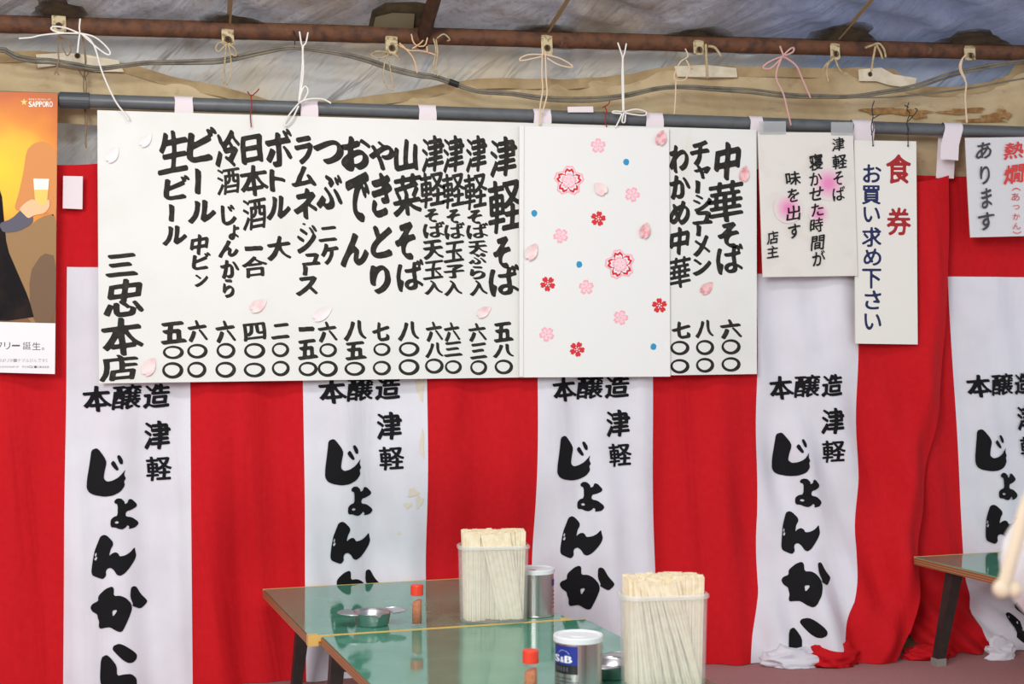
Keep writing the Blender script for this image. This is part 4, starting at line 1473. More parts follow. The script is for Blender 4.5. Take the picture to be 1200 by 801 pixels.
# ------------------------------------------------------------------ notice, ticket sign, hot-sake sign
NO = 0.058
ogn = W(946, 324, NO)
NOT = thing('notice_card', ogn, 'cream handwritten notice with three pink blots hanging left of the ticket sign', 'notice')
board([(888, 154.5), (999.8, 155.5), (1005, 323), (893.8, 324.5)], NO, 0.003, 'card', [M['notice'], M['edge']], NOT, ogn, 0.0008)
N_ = [('津', 974.9, 160.8, 989.3, 177), ('軽', 975, 180.7, 992.2, 198), ('そ', 977, 200.6, 988.6, 217), ('ば', 976, 218.7, 990.4, 235), ('寝', 948, 180, 964, 199.5), ('か', 948.8, 201.7, 963.3, 217), ('せ', 948, 218.7, 965, 235), ('た', 950.6, 238, 965, 253),
      ('時', 949.5, 255, 965, 272), ('間', 950.6, 275.5, 966.2, 293), ('が', 951.7, 293.6, 967, 311), ('味', 920.5, 200.6, 938, 217), ('を', 922.7, 220.5, 936, 236.8), ('出', 921.6, 240.4, 938, 258.5), ('す', 923.4, 262, 938, 279), ('店', 898.8, 270.5, 912, 285.7), ('主', 898.8, 287.5, 912.6, 302)]
write(N_, NO + 0.003, 'pen').build('lettering', M['ink_black'], NOT, org=ogn)


def blot_mat(c, r):
    """pink paint that soaked into the card, fading to its rim"""
    m = mat('pink_blot', (240, 150, 196), 0.7)
    nt = m.node_tree
    p = nt.nodes['Principled BSDF']
    geo = next(n for n in nt.nodes if n.type == 'NEW_GEOMETRY')
    dv = nt.nodes.new('ShaderNodeVectorMath')
    dv.operation = 'DISTANCE'
    dv.inputs[1].default_value = c
    nt.links.new(geo.outputs['Position'], dv.inputs[0])
    mr = nt.nodes.new('ShaderNodeMapRange')
    mr.inputs['From Min'].default_value = r * 0.2
    mr.inputs['From Max'].default_value = r
    nt.links.new(dv.outputs['Value'], mr.inputs['Value'])
    cr = nt.nodes.new('ShaderNodeValToRGB')
    cr.color_ramp.elements[0].color = srgb(236, 142, 192)
    cr.color_ramp.elements[1].color = srgb(229, 226, 219)
    nt.links.new(mr.outputs['Result'], cr.inputs['Fac'])
    nt.links.new(cr.outputs['Color'], p.inputs['Base Color'])
    return m


for cx, cy, r in ((971, 215, 19), (924, 244, 17), (960, 250, 12)):
    c = W(cx, cy, NO + 0.0022)
    ed = W(cx + r, cy, NO + 0.0022)
    MB().add([W(cx + r * math.cos(a), cy + r * 1.05 * math.sin(a), NO + 0.0022) for a in np.linspace(0, 2 * math.pi, 25)[:-1]], [tuple(range(24))[::-1]]).build('ink_blot', blot_mat(c, (ed - c).length), NOT, org=ogn)['label'] = 'soft pink paint blot'
TAPE = glassy('clear_tape', (200, 204, 206), 0.45, 0.2)
for x0, x1, y0, y1 in ((890, 921, 142, 157), (974, 1000, 143, 158)):
    fr = [W(x, y, NO + 0.004) for x, y in ((x0, y0), (x1, y0), (x1, y1), (x0, y1))]
    MB().slab(fr, [p + Vector((0, 0.001, 0)) for p in fr]).build('sticky_tape', TAPE, NOT, org=ogn)['label'] = 'clear tape over a top corner'

TO = 0.050
ogt = W(1039, 403, TO)
TIC = thing('ticket_sign', ogt, 'tall white sign with red and blue writing hung on two black wires', 'sign')
board([(1001, 164.2), (1073.7, 165.5), (1075.5, 403.4), (1002.4, 402.3)], TO, 0.005, 'board', [M['sign'], M['edge']], TIC, ogt)
write([('食', 1038.6, 180.7, 1067.5, 215), ('券', 1039.3, 243, 1067.5, 275.5)], TO + 0.0006, 'round').build('lettering', M['sign_red'], TIC, org=ogt)['label'] = 'two large red characters'
write([('お', 1011.4, 192.3, 1032.8, 214), ('買', 1010.3, 217, 1032, 239.3), ('い', 1012, 242.2, 1031.3, 260.3), ('求', 1010.3, 265.8, 1032.8, 289.3), ('め', 1012, 291, 1032.8, 311), ('下', 1010.3, 314.6, 1032.8, 338), ('さ', 1013.2, 340, 1032.8, 362.4), ('い', 1013, 367, 1032.8, 386.3)],
      TO + 0.0006, 'round').build('lettering', M['sign_blue'], TIC, org=ogt)['label'] = 'column of navy blue writing'
for x in (1023, 1064):
    m = MB()
    dots(x, 170.5, 0.1, 1, 1.1, TO + 0.0006, 0, m)
    m.build('hanging_hole', M['dark_hole'], TIC, org=ogt)

HO = 0.050
ogh = W(1190, 278, HO)
HOT = thing('drinks_sign', ogh, 'white laminated sign with black and red writing at the right edge of the photo', 'sign')
board([(1131, 161.5), (1232, 160), (1236, 275.5), (1137, 278)], HO, 0.003, 'card', [M['sleeve'], M['edge']], HOT, ogh, 0.002)
write([('あ', 1144, 166.2, 1162.3, 186), ('り', 1148.6, 193.6, 1160, 215.4), ('ま', 1150, 220, 1162.3, 243.5), ('す', 1146, 248.5, 1165.3, 269.3)], HO + 0.004, 'pen').build('lettering', mat('soft_black', (62, 62, 64), 0.6), HOT, org=ogh)['label'] = 'column of black writing'
write([('熱', 1176.8, 166.2, 1200, 186), ('燗', 1176.8, 192.4, 1200.2, 215)], HO + 0.004, 'pen', write([('︵', 1186, 220, 1196, 223.5), ('あ', 1185.5, 226, 1194.8, 235), ('つ', 1186.8, 240, 1194.8, 245), ('か', 1186.8, 249.8, 1195.3, 257.3), ('ん', 1186.8, 261, 1196, 268.5), ('︶', 1187, 270.5, 1197, 273.5)], HO + 0.004, 'thin')).build('lettering', M['hot_red'], HOT, org=ogh)['label'] = 'column of red writing'

# small white label stuck on the pole
fr = [W(x, y, 0.048) for x, y in ((665, 125), (695, 124.6), (695.5, 131.5), (665.5, 131.5))]
tag(MB().slab(fr, [p + Vector((0, 0.001, 0)) for p in fr]).build('paper_label', M['tape'], org=fr[0]), 'small blank white label on top of the grey pole', 'label')

# ------------------------------------------------------------------ beer poster
BO = 0.055
ogp = W(0, 437, BO)
POS = thing('beer_poster', ogp, 'glossy orange poster of a figure holding beer at the left edge of the photo', 'poster')


def poster_mat():
    m = mat('poster_print', (240, 180, 60), 0.4, spec=0.25)
    nt = m.node_tree
    p = nt.nodes['Principled BSDF']
    geo = next(n for n in nt.nodes if n.type == 'NEW_GEOMETRY')
    n = nt.nodes.new('ShaderNodeTexNoise')
    n.inputs['Scale'].default_value = 9
    nt.links.new(geo.outputs['Position'], n.inputs['Vector'])
    dv = nt.nodes.new('ShaderNodeVectorMath')
    dv.operation = 'DISTANCE'
    dv.inputs[1].default_value = W(2, 200, BO)
    nt.links.new(geo.outputs['Position'], dv.inputs[0])
    ma = nt.nodes.new('ShaderNodeMath')
    ma.operation = 'MULTIPLY_ADD'
    ma.inputs[1].default_value = 0.12
    nt.links.new(n.outputs['Fac'], ma.inputs[0])
    nt.links.new(dv.outputs['Value'], ma.inputs[2])
    cr = nt.nodes.new('ShaderNodeValToRGB')
    el = cr.color_ramp.elements
    el[0].position, el[0].color = 0.06, srgb(250, 206, 30)
    el[1].position, el[1].color = 0.46, srgb(112, 82, 46)
    for ps, c in ((0.12, (248, 192, 44)), (0.18, (232, 146, 42)), (0.25, (204, 104, 44)), (0.33, (160, 100, 46))):
        x = el.new(ps)
        x.color = srgb(*c)
    nt.links.new(ma.outputs[0], cr.inputs['Fac'])
    nt.links.new(cr.outputs['Color'], p.inputs['Base Color'])
    return m


board([(-120, 104), (67.5, 109), (64.3, 438), (-120, 433)], BO, 0.002, 'paper', [mat('poster_white', (236, 236, 238), 0.25), M['edge']], POS, ogp, 0.0)
m = MB()
PE = 0.0004
PM = [poster_mat(), mat('p_shade', (214, 136, 58), 0.5), mat('p_coat', (18, 13, 16), 0.7, spec=0.2, noise=(14, (44, 30, 28), 0.45, 0.7)), mat('p_sleeve', (86, 84, 98), 0.6), mat('p_hand', (232, 178, 120), 0.3),
      mat('p_beer', (252, 190, 44), 0.3), mat('p_foam', (240, 232, 218), 0.3), mat('p_olive', (150, 112, 58), 0.5), mat('p_ink', (70, 62, 64), 0.4), mat('p_grey', (150, 150, 156), 0.4), mat('p_gold', (250, 190, 70), 0.3), mat('p_hair', (28, 22, 24), 0.3), mat('p_brown', (108, 76, 40), 0.5)]


def pp(pts, mi, lvl, smooth_=1):
    P = np.array(pts, float)
    for _ in range(smooth_):
        P = chaikin(P)
    V, Fc = fill([P])
    m.add([W(v[0], v[1], BO + PE * lvl) for v in V], [f[::-1] for f in Fc], mi)


pp([(-120, 104), (67.5, 109), (64.8, 378.5), (-120, 374)], 0, 1, 0)
pp([(31, 176), (39, 168), (50, 165), (60, 169), (66.5, 180), (66, 255), (58, 250), (44, 246), (30, 248), (16, 246), (22, 226), (27, 204)], 1, 2)
pp([(2, 262), (30, 268), (48, 254), (66, 250), (65.2, 300), (64.9, 377.5), (30, 377.5), (14, 320)], 7, 2)
pp([(34, 320), (50, 296), (66, 300), (64.9, 377.5), (36, 377.5)], 12, 3)
pp([(-120, 260), (-70, 216), (-30, 205), (-8, 212), (2, 226), (4, 250), (8, 290), (20, 318), (34, 350), (41, 376.5), (-120, 372)], 2, 4)
pp([(-40, 150), (-15, 150), (-6, 168), (-10, 196), (-22, 208), (-38, 200)], 4, 4)
pp([(-42, 152), (-20, 140), (-6, 152), (-4, 172), (-14, 160), (-30, 166), (-38, 196), (-46, 180)], 11, 5)
pp([(-2, 262), (14, 256), (26, 244), (33, 242), (39, 254), (38, 262), (22, 271), (4, 273)], 3, 5)
pp([(40, 222), (56.5, 222), (54, 248), (42, 248)], 5, 6, 0)
pp([(39, 209), (57.5, 209.5), (56.5, 222), (40, 222)], 6, 6, 0)
pp([(22, 245), (30, 237), (38, 233), (44, 236), (46, 240), (53, 240), (54, 234), (58, 234), (58, 243), (52, 250), (40, 252), (33, 256), (27, 250)], 4, 7)
sx, sy = 28.2, 119.5
star = [(sx + (4.2 if k % 2 == 0 else 1.7) * math.sin(math.pi * k / 5), sy - (4.4 if k % 2 == 0 else 1.8) * math.cos(math.pi * k / 5)) for k in range(10)]
pp(star, 10, 3, 0)
x = 33.6
for ch in 'SAPPORO':
    write([(ch, x, 118.7, x + 3.8, 125.2)], BO + PE * 3, 'serif', m, 6)
    x += 4.05
x = 33.6
for ch in '乾杯をもっとおいしく。':
    write([(ch, x, 115.2, x + (2.2 if ch != '。' else 1), 117.4)], BO + PE * 3, 'thin', m, 6)
    x += 2.45
for c in (('フ', -6, 401, 2.4, 409), ('リ', 5, 400.7, 11.9, 409), ('ー', 14, 403.8, 23.3, 405.6), ('誕', 26.8, 400.5, 36, 409.5), ('生', 37.8, 400.8, 47.5, 409.8), ('。', 49, 407, 51.8, 410)):
    write([c], BO + PE, 'thin', m, 8)
x = -8
for ch in '中のはリターナブルびんです。':
    write([(ch, x, 420.2, x + (4.1 if ch != '。' else 1.6), 424)], BO + PE, 'thin', m, 9)
    x += 4.75
x = 25.5
for ch in 'サッポロビール株式会社':
    write([(ch, x, 428.4, x + 2.6, 431)], BO + PE, 'thin', m, 8)
    x += 2.95
x = -4
for ch in 'www.sapporobeer.jp':
    write([(ch, x, 428.6, x + (1.2 if ch != '.' else 0.5), 430.6)], BO + PE, 'thin', m, 9)
    x += 1.45
m.build('print', PM, POS, org=ogp)['label'] = 'printed picture and writing'

# ------------------------------------------------------------------ low tables
TZ = HC - 0.63
A0 = T(308, 690, TZ)
v = Vector((-0.338, 1.0)).normalized()           # long direction in camera space
e1 = Vector((v.x * CT + v.y * ST, -v.x * ST + v.y * CT, 0)).normalized()     # away from the camera
e2 = Vector((e1.y, -e1.x, 0))                                                # to the right
TW = 0.60
TH_ = 0.021


def low_table(origin, length, width, zt, label, legs, group='low folding tables'):
    """origin = far left corner of the top; runs towards the camera by length"""
    base = origin - e1 * length / 2 + e2 * width / 2
    base.z = 0
    t_ = thing('low_table', base, label, 'table', group)
    P = lambda a, b, z: Vector((origin.x, origin.y, 0)) - e1 * a + e2 * b + Vector((0, 0, z))
    c4 = [(0, 0), (length, 0), (length, width), (0, width)]
    m_ = MB()
    i_ = 0.0025
    ins = [(i_, i_), (length - i_, i_), (length - i_, width - i_), (i_, width - i_)]
    m_.slab([P(a, b, zt) for a, b in ins], [P(a, b, zt - 0.003) for a, b in ins])
    m_.build('tabletop', M['laminate'], t_, org=base)['label'] = 'glossy green laminate top'
    m_ = MB()
    m_.slab([P(a, b, zt - 0.0025) for a, b in c4], [P(a, b, zt - TH_) for a, b in c4])
    m_.build('core', M['ply'], t_, org=base)['label'] = 'brown plywood core'
    w_ = 0.0032
    for (a0, b0), (a1, b1) in (((0, 0), (0, width)), ((length, 0), (length, width))):
        s = 1 if a0 == 0 else -1
        q = [(a0 - 0.0005 * s, b0), (a0 + w_ * s, b0), (a0 + w_ * s, b1), (a0 - 0.0005 * s, b1)]
        MB().slab([P(a, b, zt + 0.0006) for a, b in q], [P(a, b, zt - 0.012) for a, b in q]).build('edge_strip', M['brassy'], t_, org=base)['label'] = 'yellow metal edge strip'
    for a, b in ((0.0, 0.0), (length - 0.02, 0.0), (0.0, width - 0.02), (length - 0.02, width - 0.02)):
        q = [(a - 0.001, b - 0.001), (a + 0.021, b - 0.001), (a + 0.021, b + 0.021), (a - 0.001, b + 0.021)]
        if a > 0.01:
            MB().slab([P(x_, y_, zt + 0.0008) for x_, y_ in q], [P(x_, y_, zt - TH_ - 0.001) for x_, y_ in q]).build('corner_cap', M['brassy'], t_, org=base)
    for a, b, la, lb_ in legs:
        m_ = MB()
        z0, z1 = zt - TH_, 0.018
        h0, h1 = 0.0165, 0.0125
        top_ = [(a - h0, b - h0), (a + h0, b - h0), (a + h0, b + h0), (a - h0, b + h0)]
        bt = [(a + la - h1, b + lb_ - h1), (a + la + h1, b + lb_ - h1), (a + la + h1, b + lb_ + h1), (a + la - h1, b + lb_ + h1)]
        m_.slab([P(*q, z0) for q in top_], [P(*q, z1) for q in bt])
        lg = m_.build('leg', M['leg'], t_, org=base)
        MB().slab([P(a + la + s * 0.0145, b + lb_ + r * 0.0145, 0.02) for s, r in ((-1, -1), (1, -1), (1, 1), (-1, 1))], [P(a + la + s * 0.0145, b + lb_ + r * 0.0145, 0.0) for s, r in ((-1, -1), (1, -1), (1, 1), (-1, 1))]).build('foot', M['rubber'], lg, org=base)['label'] = 'grey rubber foot'
    return t_


LEN1 = 0.625
low_table(A0, LEN1, TW, TZ, 'green topped low table nearest the curtain, under the steel ashtray on its left', ((0.15, 0.08, -0.01, -0.02), (LEN1 - 0.09, 0.085, 0.01, -0.02), (0.14, TW - 0.08, -0.01, 0.02), (LEN1 - 0.085, TW - 0.055, 0.02, 0.03)))
A1 = A0 - e1 * (LEN1 + 0.002) + e2 * 0.026
low_table(A1, 0.90, TW + 0.01, TZ - 0.001, 'green topped low table in front, with the blue labelled tin on it', ((0.13, 0.085, -0.01, -0.02), (0.82, 0.055, 0.02, -0.03), (0.085, TW - 0.055, -0.02, 0.03), (0.82, TW - 0.055, 0.02, 0.03)))
RZ = 0.281
rx, ry, rz = ray(1071, 652)
tt = (RZ - HC) / rz
A2 = Vector((rx * tt, ry * tt, RZ))
low_table(A2, 0.9, 0.55, RZ, 'green topped low table at the right beside the second curtain', ((0.115, 0.05, -0.03, -0.03), (0.82, 0.05, 0.02, -0.03), (0.115, 0.5, -0.02, 0.03), (0.82, 0.5, 0.02, 0.03)))

# ------------------------------------------------------------------ things on the tables


def chopstick_mesh():
    """a joined pair of disposable chopsticks, 20 cm, split down the middle"""
    m_ = MB()
    L, wt, wb, th = 0.196, 0.0058, 0.0046, 0.0044
    for s in (-1, 1):
        for (z0, w0, z1, w1) in ((0, wb, 0.03, wb), (0.03, wb, L, wt)):
            g0, g1 = 0.00035, 0.00035
            def rg(z, w):
                q = [(s * g0, -th / 2), (s * w, -th / 2 + 0.0006), (s * w, th / 2 - 0.0006), (s * g0, th / 2)]
                return [(x_, y_, z) for x_, y_ in q]
            a_, b_ = rg(z0, w0), rg(z1, w1)
            if s > 0:
                m_.slab(a_[::-1], b_[::-1])
            else:
                m_.slab(a_, b_)
    m_.slab([(-0.001, -th / 2 + .0006, L - 0.03), (0.001, -th / 2 + .0006, L - 0.03), (0.001, th / 2 - .0006, L - 0.03), (-0.001, th / 2 - .0006, L - 0.03)][::-1],
            [(-0.001, -th / 2 + .0006, L), (0.001, -th / 2 + .0006, L), (0.001, th / 2 - .0006, L), (-0.001, th / 2 - .0006, L)][::-1])
    return m_


STICK = None
CW, CD, CH = 0.157, 0.081, 0.174


def rrect(w, d, r, n=8):
    out = []
    for cx, cy, a0 in ((w / 2 - r, d / 2 - r, 0), (-w / 2 + r, d / 2 - r, 90), (-w / 2 + r, -d / 2 + r, 180), (w / 2 - r, -d / 2 + r, 270)):
        for k in range(n + 1):
            a = math.radians(a0 + 90 * k / n)
            out.append((cx + r * math.cos(a), cy + r * math.sin(a)))
    return out


def holder(c, rot, label, gr, glabel, seed, lean):
    t_ = thing('chopstick_holder', c, label, 'chopstick holder')
    t_.rotation_euler.z = rot
    loft = [(0.94, 0.000, 0), (0.955, 0.002, 0), (0.96, 0.03, 0), (1.0, CH - 0.004, 0)]
    inner = [(1.0 - 0.02, CH - 0.004), (0.94, 0.03), (0.93, 0.004)]
    m_ = MB()
    rgs = []
    for s, z, _ in loft:
        rgs.append([(x_, y_, z) for x_, y_ in rrect(CW * s, CD * s, 0.026)])
    for s, z in inner:
        rgs.append([(x_, y_, z) for x_, y_ in rrect(CW * s, CD * s, 0.025)])
    n = len(rgs[0])
    o_ = 0
    m_.add([p for r_ in rgs for p in r_], [])
    for i in range(len(rgs) - 1):
        for k in range(n):
            k2 = (k + 1) % n
            m_.f.append((i * n + k, i * n + k2, (i + 1) * n + k2, (i + 1) * n + k))
            m_.mi.append(0)
    m_.f.append(tuple(range(n))[::-1])
    m_.f.append(tuple((len(rgs) - 1) * n + k for k in range(n)))
    m_.mi += [0, 0]
    m_.build('tub', M['frost'], t_, smooth=True)['label'] = 'milky translucent plastic tub'
    m_ = MB()
    rgs = [[(x_, y_, z) for x_, y_ in rrect(CW * s, CD * s2, 0.027)] for s, s2, z in ((1.0, 1.0, CH - 0.009), (1.035, 1.06, CH - 0.008), (1.035, 1.06, CH - 0.003), (1.0, 1.0, CH), (0.975, 0.955, CH), (0.975, 0.955, CH - 0.009))]
    m_.add([p for r_ in rgs for p in r_], [])
    for i in range(len(rgs)):
        i2 = (i + 1) % len(rgs)
        for k in range(n):
            k2 = (k + 1) % n
            m_.f.append((i * n + k, i * n + k2, i2 * n + k2, i2 * n + k))
            m_.mi.append(0)
    m_.build('rim', M['frost_rim'], t_, smooth=False)['label'] = 'white raised rim'
    # chopsticks: things of their own, each a copy
    global STICK
    R = random.Random(seed)
    rows_n, cols_n = 12, 12
    Mw = Matrix.Translation(c) @ Matrix.Rotation(rot, 4, 'Z')
    for r_ in range(rows_n):
        y = -0.0325 + 0.0059 * r_
        lim = 0.0655 if 1 < r_ < rows_n - 2 else (0.0605 if r_ in (1, rows_n - 2) else 0.061)
        ln = R.uniform(-0.004, 0.004)
        spread = 2 * lim / (cols_n - 1) if lim > 0.06 else 0.0115
        nn = cols_n if lim > 0.06 else int(2 * lim / 0.0112)
        for i in range(nn):
            xt = -lim + (2 * lim) * i / (nn - 1)
            xb = xt * 0.93 + ln
            if r_ < 2:
                f = lean[r_]
                u = i / (nn - 1)
                sh = f(u)
                if sh is None:
                    continue
                xb = xt * 0.95 + sh
            xb = max(-lim * 0.95, min(lim * 0.95, xb))
            p0 = Vector((xb, y * 0.94 + 0.0005, 0.0055))
            p1 = Vector((xt, y + R.uniform(-.0005, .0005), 0.199))
            dv = (p1 - p0).normalized()
            q = Vector((0, 0, 1)).rotation_difference(dv)
            ob = None
            if STICK is None:
                STICK = chopstick_mesh().build('disposable_chopsticks', M['stick'])
                ob = STICK
            else:
                ob = STICK.copy()
                COL.objects.link(ob)
            Mq = Mw @ Matrix.Translation(p0 + Vector((0, 0, R.uniform(0, 0.0045)))) @ q.to_matrix().to_4x4() @ Matrix.Rotation(R.uniform(-0.05, 0.05), 4, 'Z')
            ob.location, ob.rotation_euler = Mq.to_translation(), Mq.to_euler()
            tag(ob, glabel, 'chopsticks', gr)
    return t_


c = T(582, 731, TZ) + Vector((0.0, 0.040, 0))
holder(Vector((c.x, c.y, TZ)), math.radians(-4), 'farther tub of chopsticks, beside the plain side of a silver tin', 'chopsticks in the farther tub',
       'pale wooden disposable chopsticks standing in the farther translucent tub', 3,
       (lambda u: 0.0 if u < 0.2 else (None if u < 0.24 or u > 0.74 else 0.046 - 0.012 * u), lambda u: 0.0 if u < 0.3 else (0.026 if u < 0.86 else None)))
c = T(785, 811, TZ) + Vector((0.0, 0.040, 0))
holder(Vector((c.x, c.y, TZ)), math.radians(0), 'nearer tub of chopsticks at the right end of the front table', 'chopsticks in the nearer tub',
       'pale wooden disposable chopsticks standing in the nearer translucent tub', 9,
       (lambda u: None if u > 0.60 else 0.022 + 0.095 * u, lambda u: 0.014 + 0.06 * u if u < 0.66 else None))


def tin(c, rot, label, with_label):
    R, Hh = 0.0430, 0.109
    t_ = thing('pepper_tin', c, label, 'tin')
    MB().lathe([(0.001, 0), (R - 0.001, 0), (R, 0.0012), (R, 0.003), (R - 0.0008, 0.0042), (R - 0.0008, Hh - 0.012), (R - 0.0008, Hh - 0.004), (0.001, Hh - 0.004)], c, 56).build('body', M['tin'], t_, smooth=False, org=c)['label'] = 'silver metal body'
    MB().lathe([(R - 0.0006, Hh - 0.0105), (R + 0.0016, Hh - 0.0105), (R + 0.0018, Hh - 0.002), (R + 0.0008, Hh), (R - 0.003, Hh), (R - 0.0045, Hh - 0.0022), (0.016, Hh - 0.0022), (0.0155, Hh - 0.0014), (0.0001, Hh - 0.0014)], c, 56).build('lid', M['lid'], t_, org=c)['label'] = 'white plastic lid'

    def cy(a, z, e_=0.0004):
        aa = rot + a
        return Vector((c.x + (R - 0.0004 + e_) * math.sin(aa), c.y - (R - 0.0004 + e_) * math.cos(aa), c.z + z))

    def band(a0, a1, z0, z1, mi, m_, e_=0.0004):
        n = 14
        rows_ = [[cy(a0 + (a1 - a0) * i / n, z, e_) for i in range(n + 1)] for z in (z0, z1)]
        m_.grid(rows_, mi)
    if with_label:
        m_ = MB()
        a0, a1 = -1.22, -0.02
        band(a0, a1, 0.0615, 0.0945, 0, m_)
        band(a0, a1, 0.0455, 0.0615, 1, m_)
        lb = m_.build('label', [M['lab_blue'], M['lab_black']], t_, org=c)
        lb['label'] = 'blue and black label'
        m_ = MB()

        def wp(x_, y_):
            return cy(x_, y_, 0.0008)
        ww = (a1 - a0)
        for ch, u0, u1, st in (('S', 0.02, 0.30, 'heavy'), ('&', 0.335, 0.50, 'serif'), ('B', 0.52, 0.81, 'heavy')):
            zz0, zz1 = (0.078, 0.0655) if ch != '&' else (0.0755, 0.0655)
            write([(ch, a0 + ww * u0, zz0, a0 + ww * u1, zz1)], 0, st, m_, 0, wp)
        # arc over the letters
        n = 14
        ac, zc = a0 + ww * 0.47, 0.0765
        ro, ri = 0.0115, 0.0108
        for k in range(n):
            f0, f1 = math.pi * (0.14 + 0.72 * k / n), math.pi * (0.14 + 0.72 * (k + 0.7) / n)
            pt_ = lambda f, r: wp(ac + 1.15 * r * math.cos(f) / R, zc + r * math.sin(f) * 0.95)
            m_.quad(pt_(f0, ro), pt_(f0, ri), pt_(f1, ri), pt_(f1, ro))
        # thin pale strokes in the black field, then lines of fine print below
        for k in range(5):
            u = 0.12 + 0.12 * k
            m_.quad(wp(a0 + ww * u, 0.058), wp(a0 + ww * u, 0.050), wp(a0 + ww * (u + 0.05), 0.050), wp(a0 + ww * (u + 0.05), 0.058), 1)
        for z, u0, u1 in ((0.0375, 0.1, 0.8), (0.031, 0.05, 1.0), (0.0245, 0.1, 0.9)):
            u = u0
            R2 = random.Random(int(z * 1e5))
            while u < u1:
                w_ = R2.uniform(0.02, 0.06)
                m_.quad(wp(a0 + ww * u, z + 0.0016), wp(a0 + ww * u, z - 0.0010), wp(a0 + ww * (u + w_), z - 0.0010), wp(a0 + ww * (u + w_), z + 0.0016), 1)
                u += w_ + 0.025
        m_.build('lettering', [M['lab_white'], M['lab_grey']], lb, org=c)
    else:
        m_ = MB()
        band(1.10, 1.5, 0.07, 0.085, 0, m_)
        for k in range(5):
            band(1.15, 1.45, 0.02 + 0.009 * k, 0.023 + 0.009 * k, 1, m_)
        m_.build('label', [M['lab_blue'], M['lab_grey']], t_, org=c)['label'] = 'edge of the printed label'
        m_ = MB()
        aa = [(-0.012 + 0.010 * math.cos(k), -0.020 + 0.006 * math.sin(k)) for k in np.linspace(0, 2 * math.pi, 17)[:-1]]
        m_.add([(c.x + a_, c.y + b_, c.z + Hh - 0.0018) for a_, b_ in aa], [tuple(range(16))])
        m_.build('sticker', M['lab_red'], t_, org=c)['label'] = 'red mark on the lid'


c = T(631, 723, TZ) + Vector((0, 0.03, 0))
tin(Vector((c.x, c.y, TZ)), -math.atan2(c.x, c.y), 'silver pepper tin half hidden behind the farther chopstick tub', False)
c = T(682.5, 818, TZ) + Vector((0, 0.03, 0))
tin(Vector((c.x, c.y, TZ - 0.001)), -math.atan2(c.x, c.y), 'silver pepper tin with a blue label in front of the steel ashtray', True)


def bottle(c, label):
    R = 0.0131
    t_ = thing('spice_bottle', c, label, 'bottle', 'chilli bottles')
    MB().lathe([(0.0005, 0.001), (R - 0.002, 0), (R, 0.0025), (R, 0.064), (R - 0.001, 0.068), (R - 0.0025, 0.071), (R - 0.0025, 0.078), (R - 0.0042, 0.078), (R - 0.0042, 0.070), (R - 0.0018, 0.063), (R - 0.0018, 0.007), (0.0005, 0.007)], c, 28).build('glass', M['glass'], t_, smooth=True, org=c)['label'] = 'clear glass body'
    m_ = MB().lathe([(0.0004, 0.0085), (R - 0.0023, 0.0075), (R - 0.0023, 0.055), (R - 0.004, 0.0575), (0.0004, 0.060)], c, 24)
    m_.v = [(a, b, z + (0.35 * (a - c.x) if z > c.z + 0.05 else 0)) for a, b, z in m_.v]
    m_.build('spice', M['powder'], t_, smooth=True, org=c)['label'] = 'orange brown chilli powder'
    MB().lathe([(R - 0.001, 0.070), (R + 0.0010, 0.070), (R + 0.0012, 0.072), (R + 0.0010, 0.0905), (R - 0.0002, 0.0925), (R - 0.003, 0.0932), (0.0004, 0.0932)], c, 28).build('cap', M['cap'], t_, org=c)['label'] = 'orange red screw cap'


c = T(489.5, 735, TZ) + Vector((0, 0.012, 0))
bottle(Vector((c.x, c.y, TZ)), 'red capped chilli bottle right of the farther steel ashtray')
c = T(623.5, 824, TZ) + Vector((0, 0.012, 0))
bottle(Vector((c.x, c.y, TZ - 0.001)), 'red capped chilli bottle on the front table left of the labelled tin')


def ashtray(c, rot, label):
    """shallow steel dish with a pouring notch in front and two flat ears"""
    t_ = thing('steel_ashtray', c, label, 'ashtray', 'steel ashtrays')
    seg = 64
    prof = [(0.0005, 0.0015), (0.033, 0.0), (0.0365, 0.003), (0.0412, 0.026), (0.0430, 0.030), (0.0455, 0.0305), (0.0455, 0.0296), (0.0428, 0.0288), (0.0392, 0.025), (0.0352, 0.0035), (0.0005, 0.003)]
    m_ = MB()
    vs_ = []
    for r, z in prof:
        for k in range(seg):
            a = 2 * math.pi * k / seg
            d = abs((a - (1.5 * math.pi + 0.1) + math.pi) % (2 * math.pi) - math.pi)
            nt = math.exp(-(d / 0.09) ** 2)
            rr = r + (0.004 * nt if r > 0.038 else 0)
            zz = z - (0.007 * nt if z > 0.024 else 0)
            vs_.append((rr * math.cos(a), rr * math.sin(a), zz))
    fs2 = []
    for i in range(len(prof) - 1):
        for k in range(seg):
            k2 = (k + 1) % seg
            fs2.append((i * seg + k, i * seg + k2, (i + 1) * seg + k2, (i + 1) * seg + k))
    m_.add(vs_, fs2)
    ca, sa = math.cos(rot), math.sin(rot)
    m_.v = [(c.x + x_ * ca - y_ * sa, c.y + x_ * sa + y_ * ca, c.z + z) for x_, y_, z in m_.v]
    m_.build('bowl', M['steel'], t_, smooth=True, org=c)
    for s in (-1, 1):
        n = 20
        m_ = MB()
        oo, ii = [], []
        for k in range(n + 1):
            a = -0.5 * math.pi + math.pi * k / n
            oo.append((s * (0.040 + 0.037 * math.cos(a)), 0.036 * math.sin(a), 0.0300 + 0.001 * math.cos(a)))
        fr_ = [(c.x + x_ * ca - y_ * sa, c.y + x_ * sa + y_ * ca, c.z + z) for x_, y_, z in oo]
        if s < 0:
            fr_ = fr_[::-1]
        m_.slab(fr_, [(x_, y_, z - 0.0012) for x_, y_, z in fr_])
        m_.tube(fr_, 0.0010, 6)
        m_.build('ear', M['steel'], t_, org=c)
    return t_


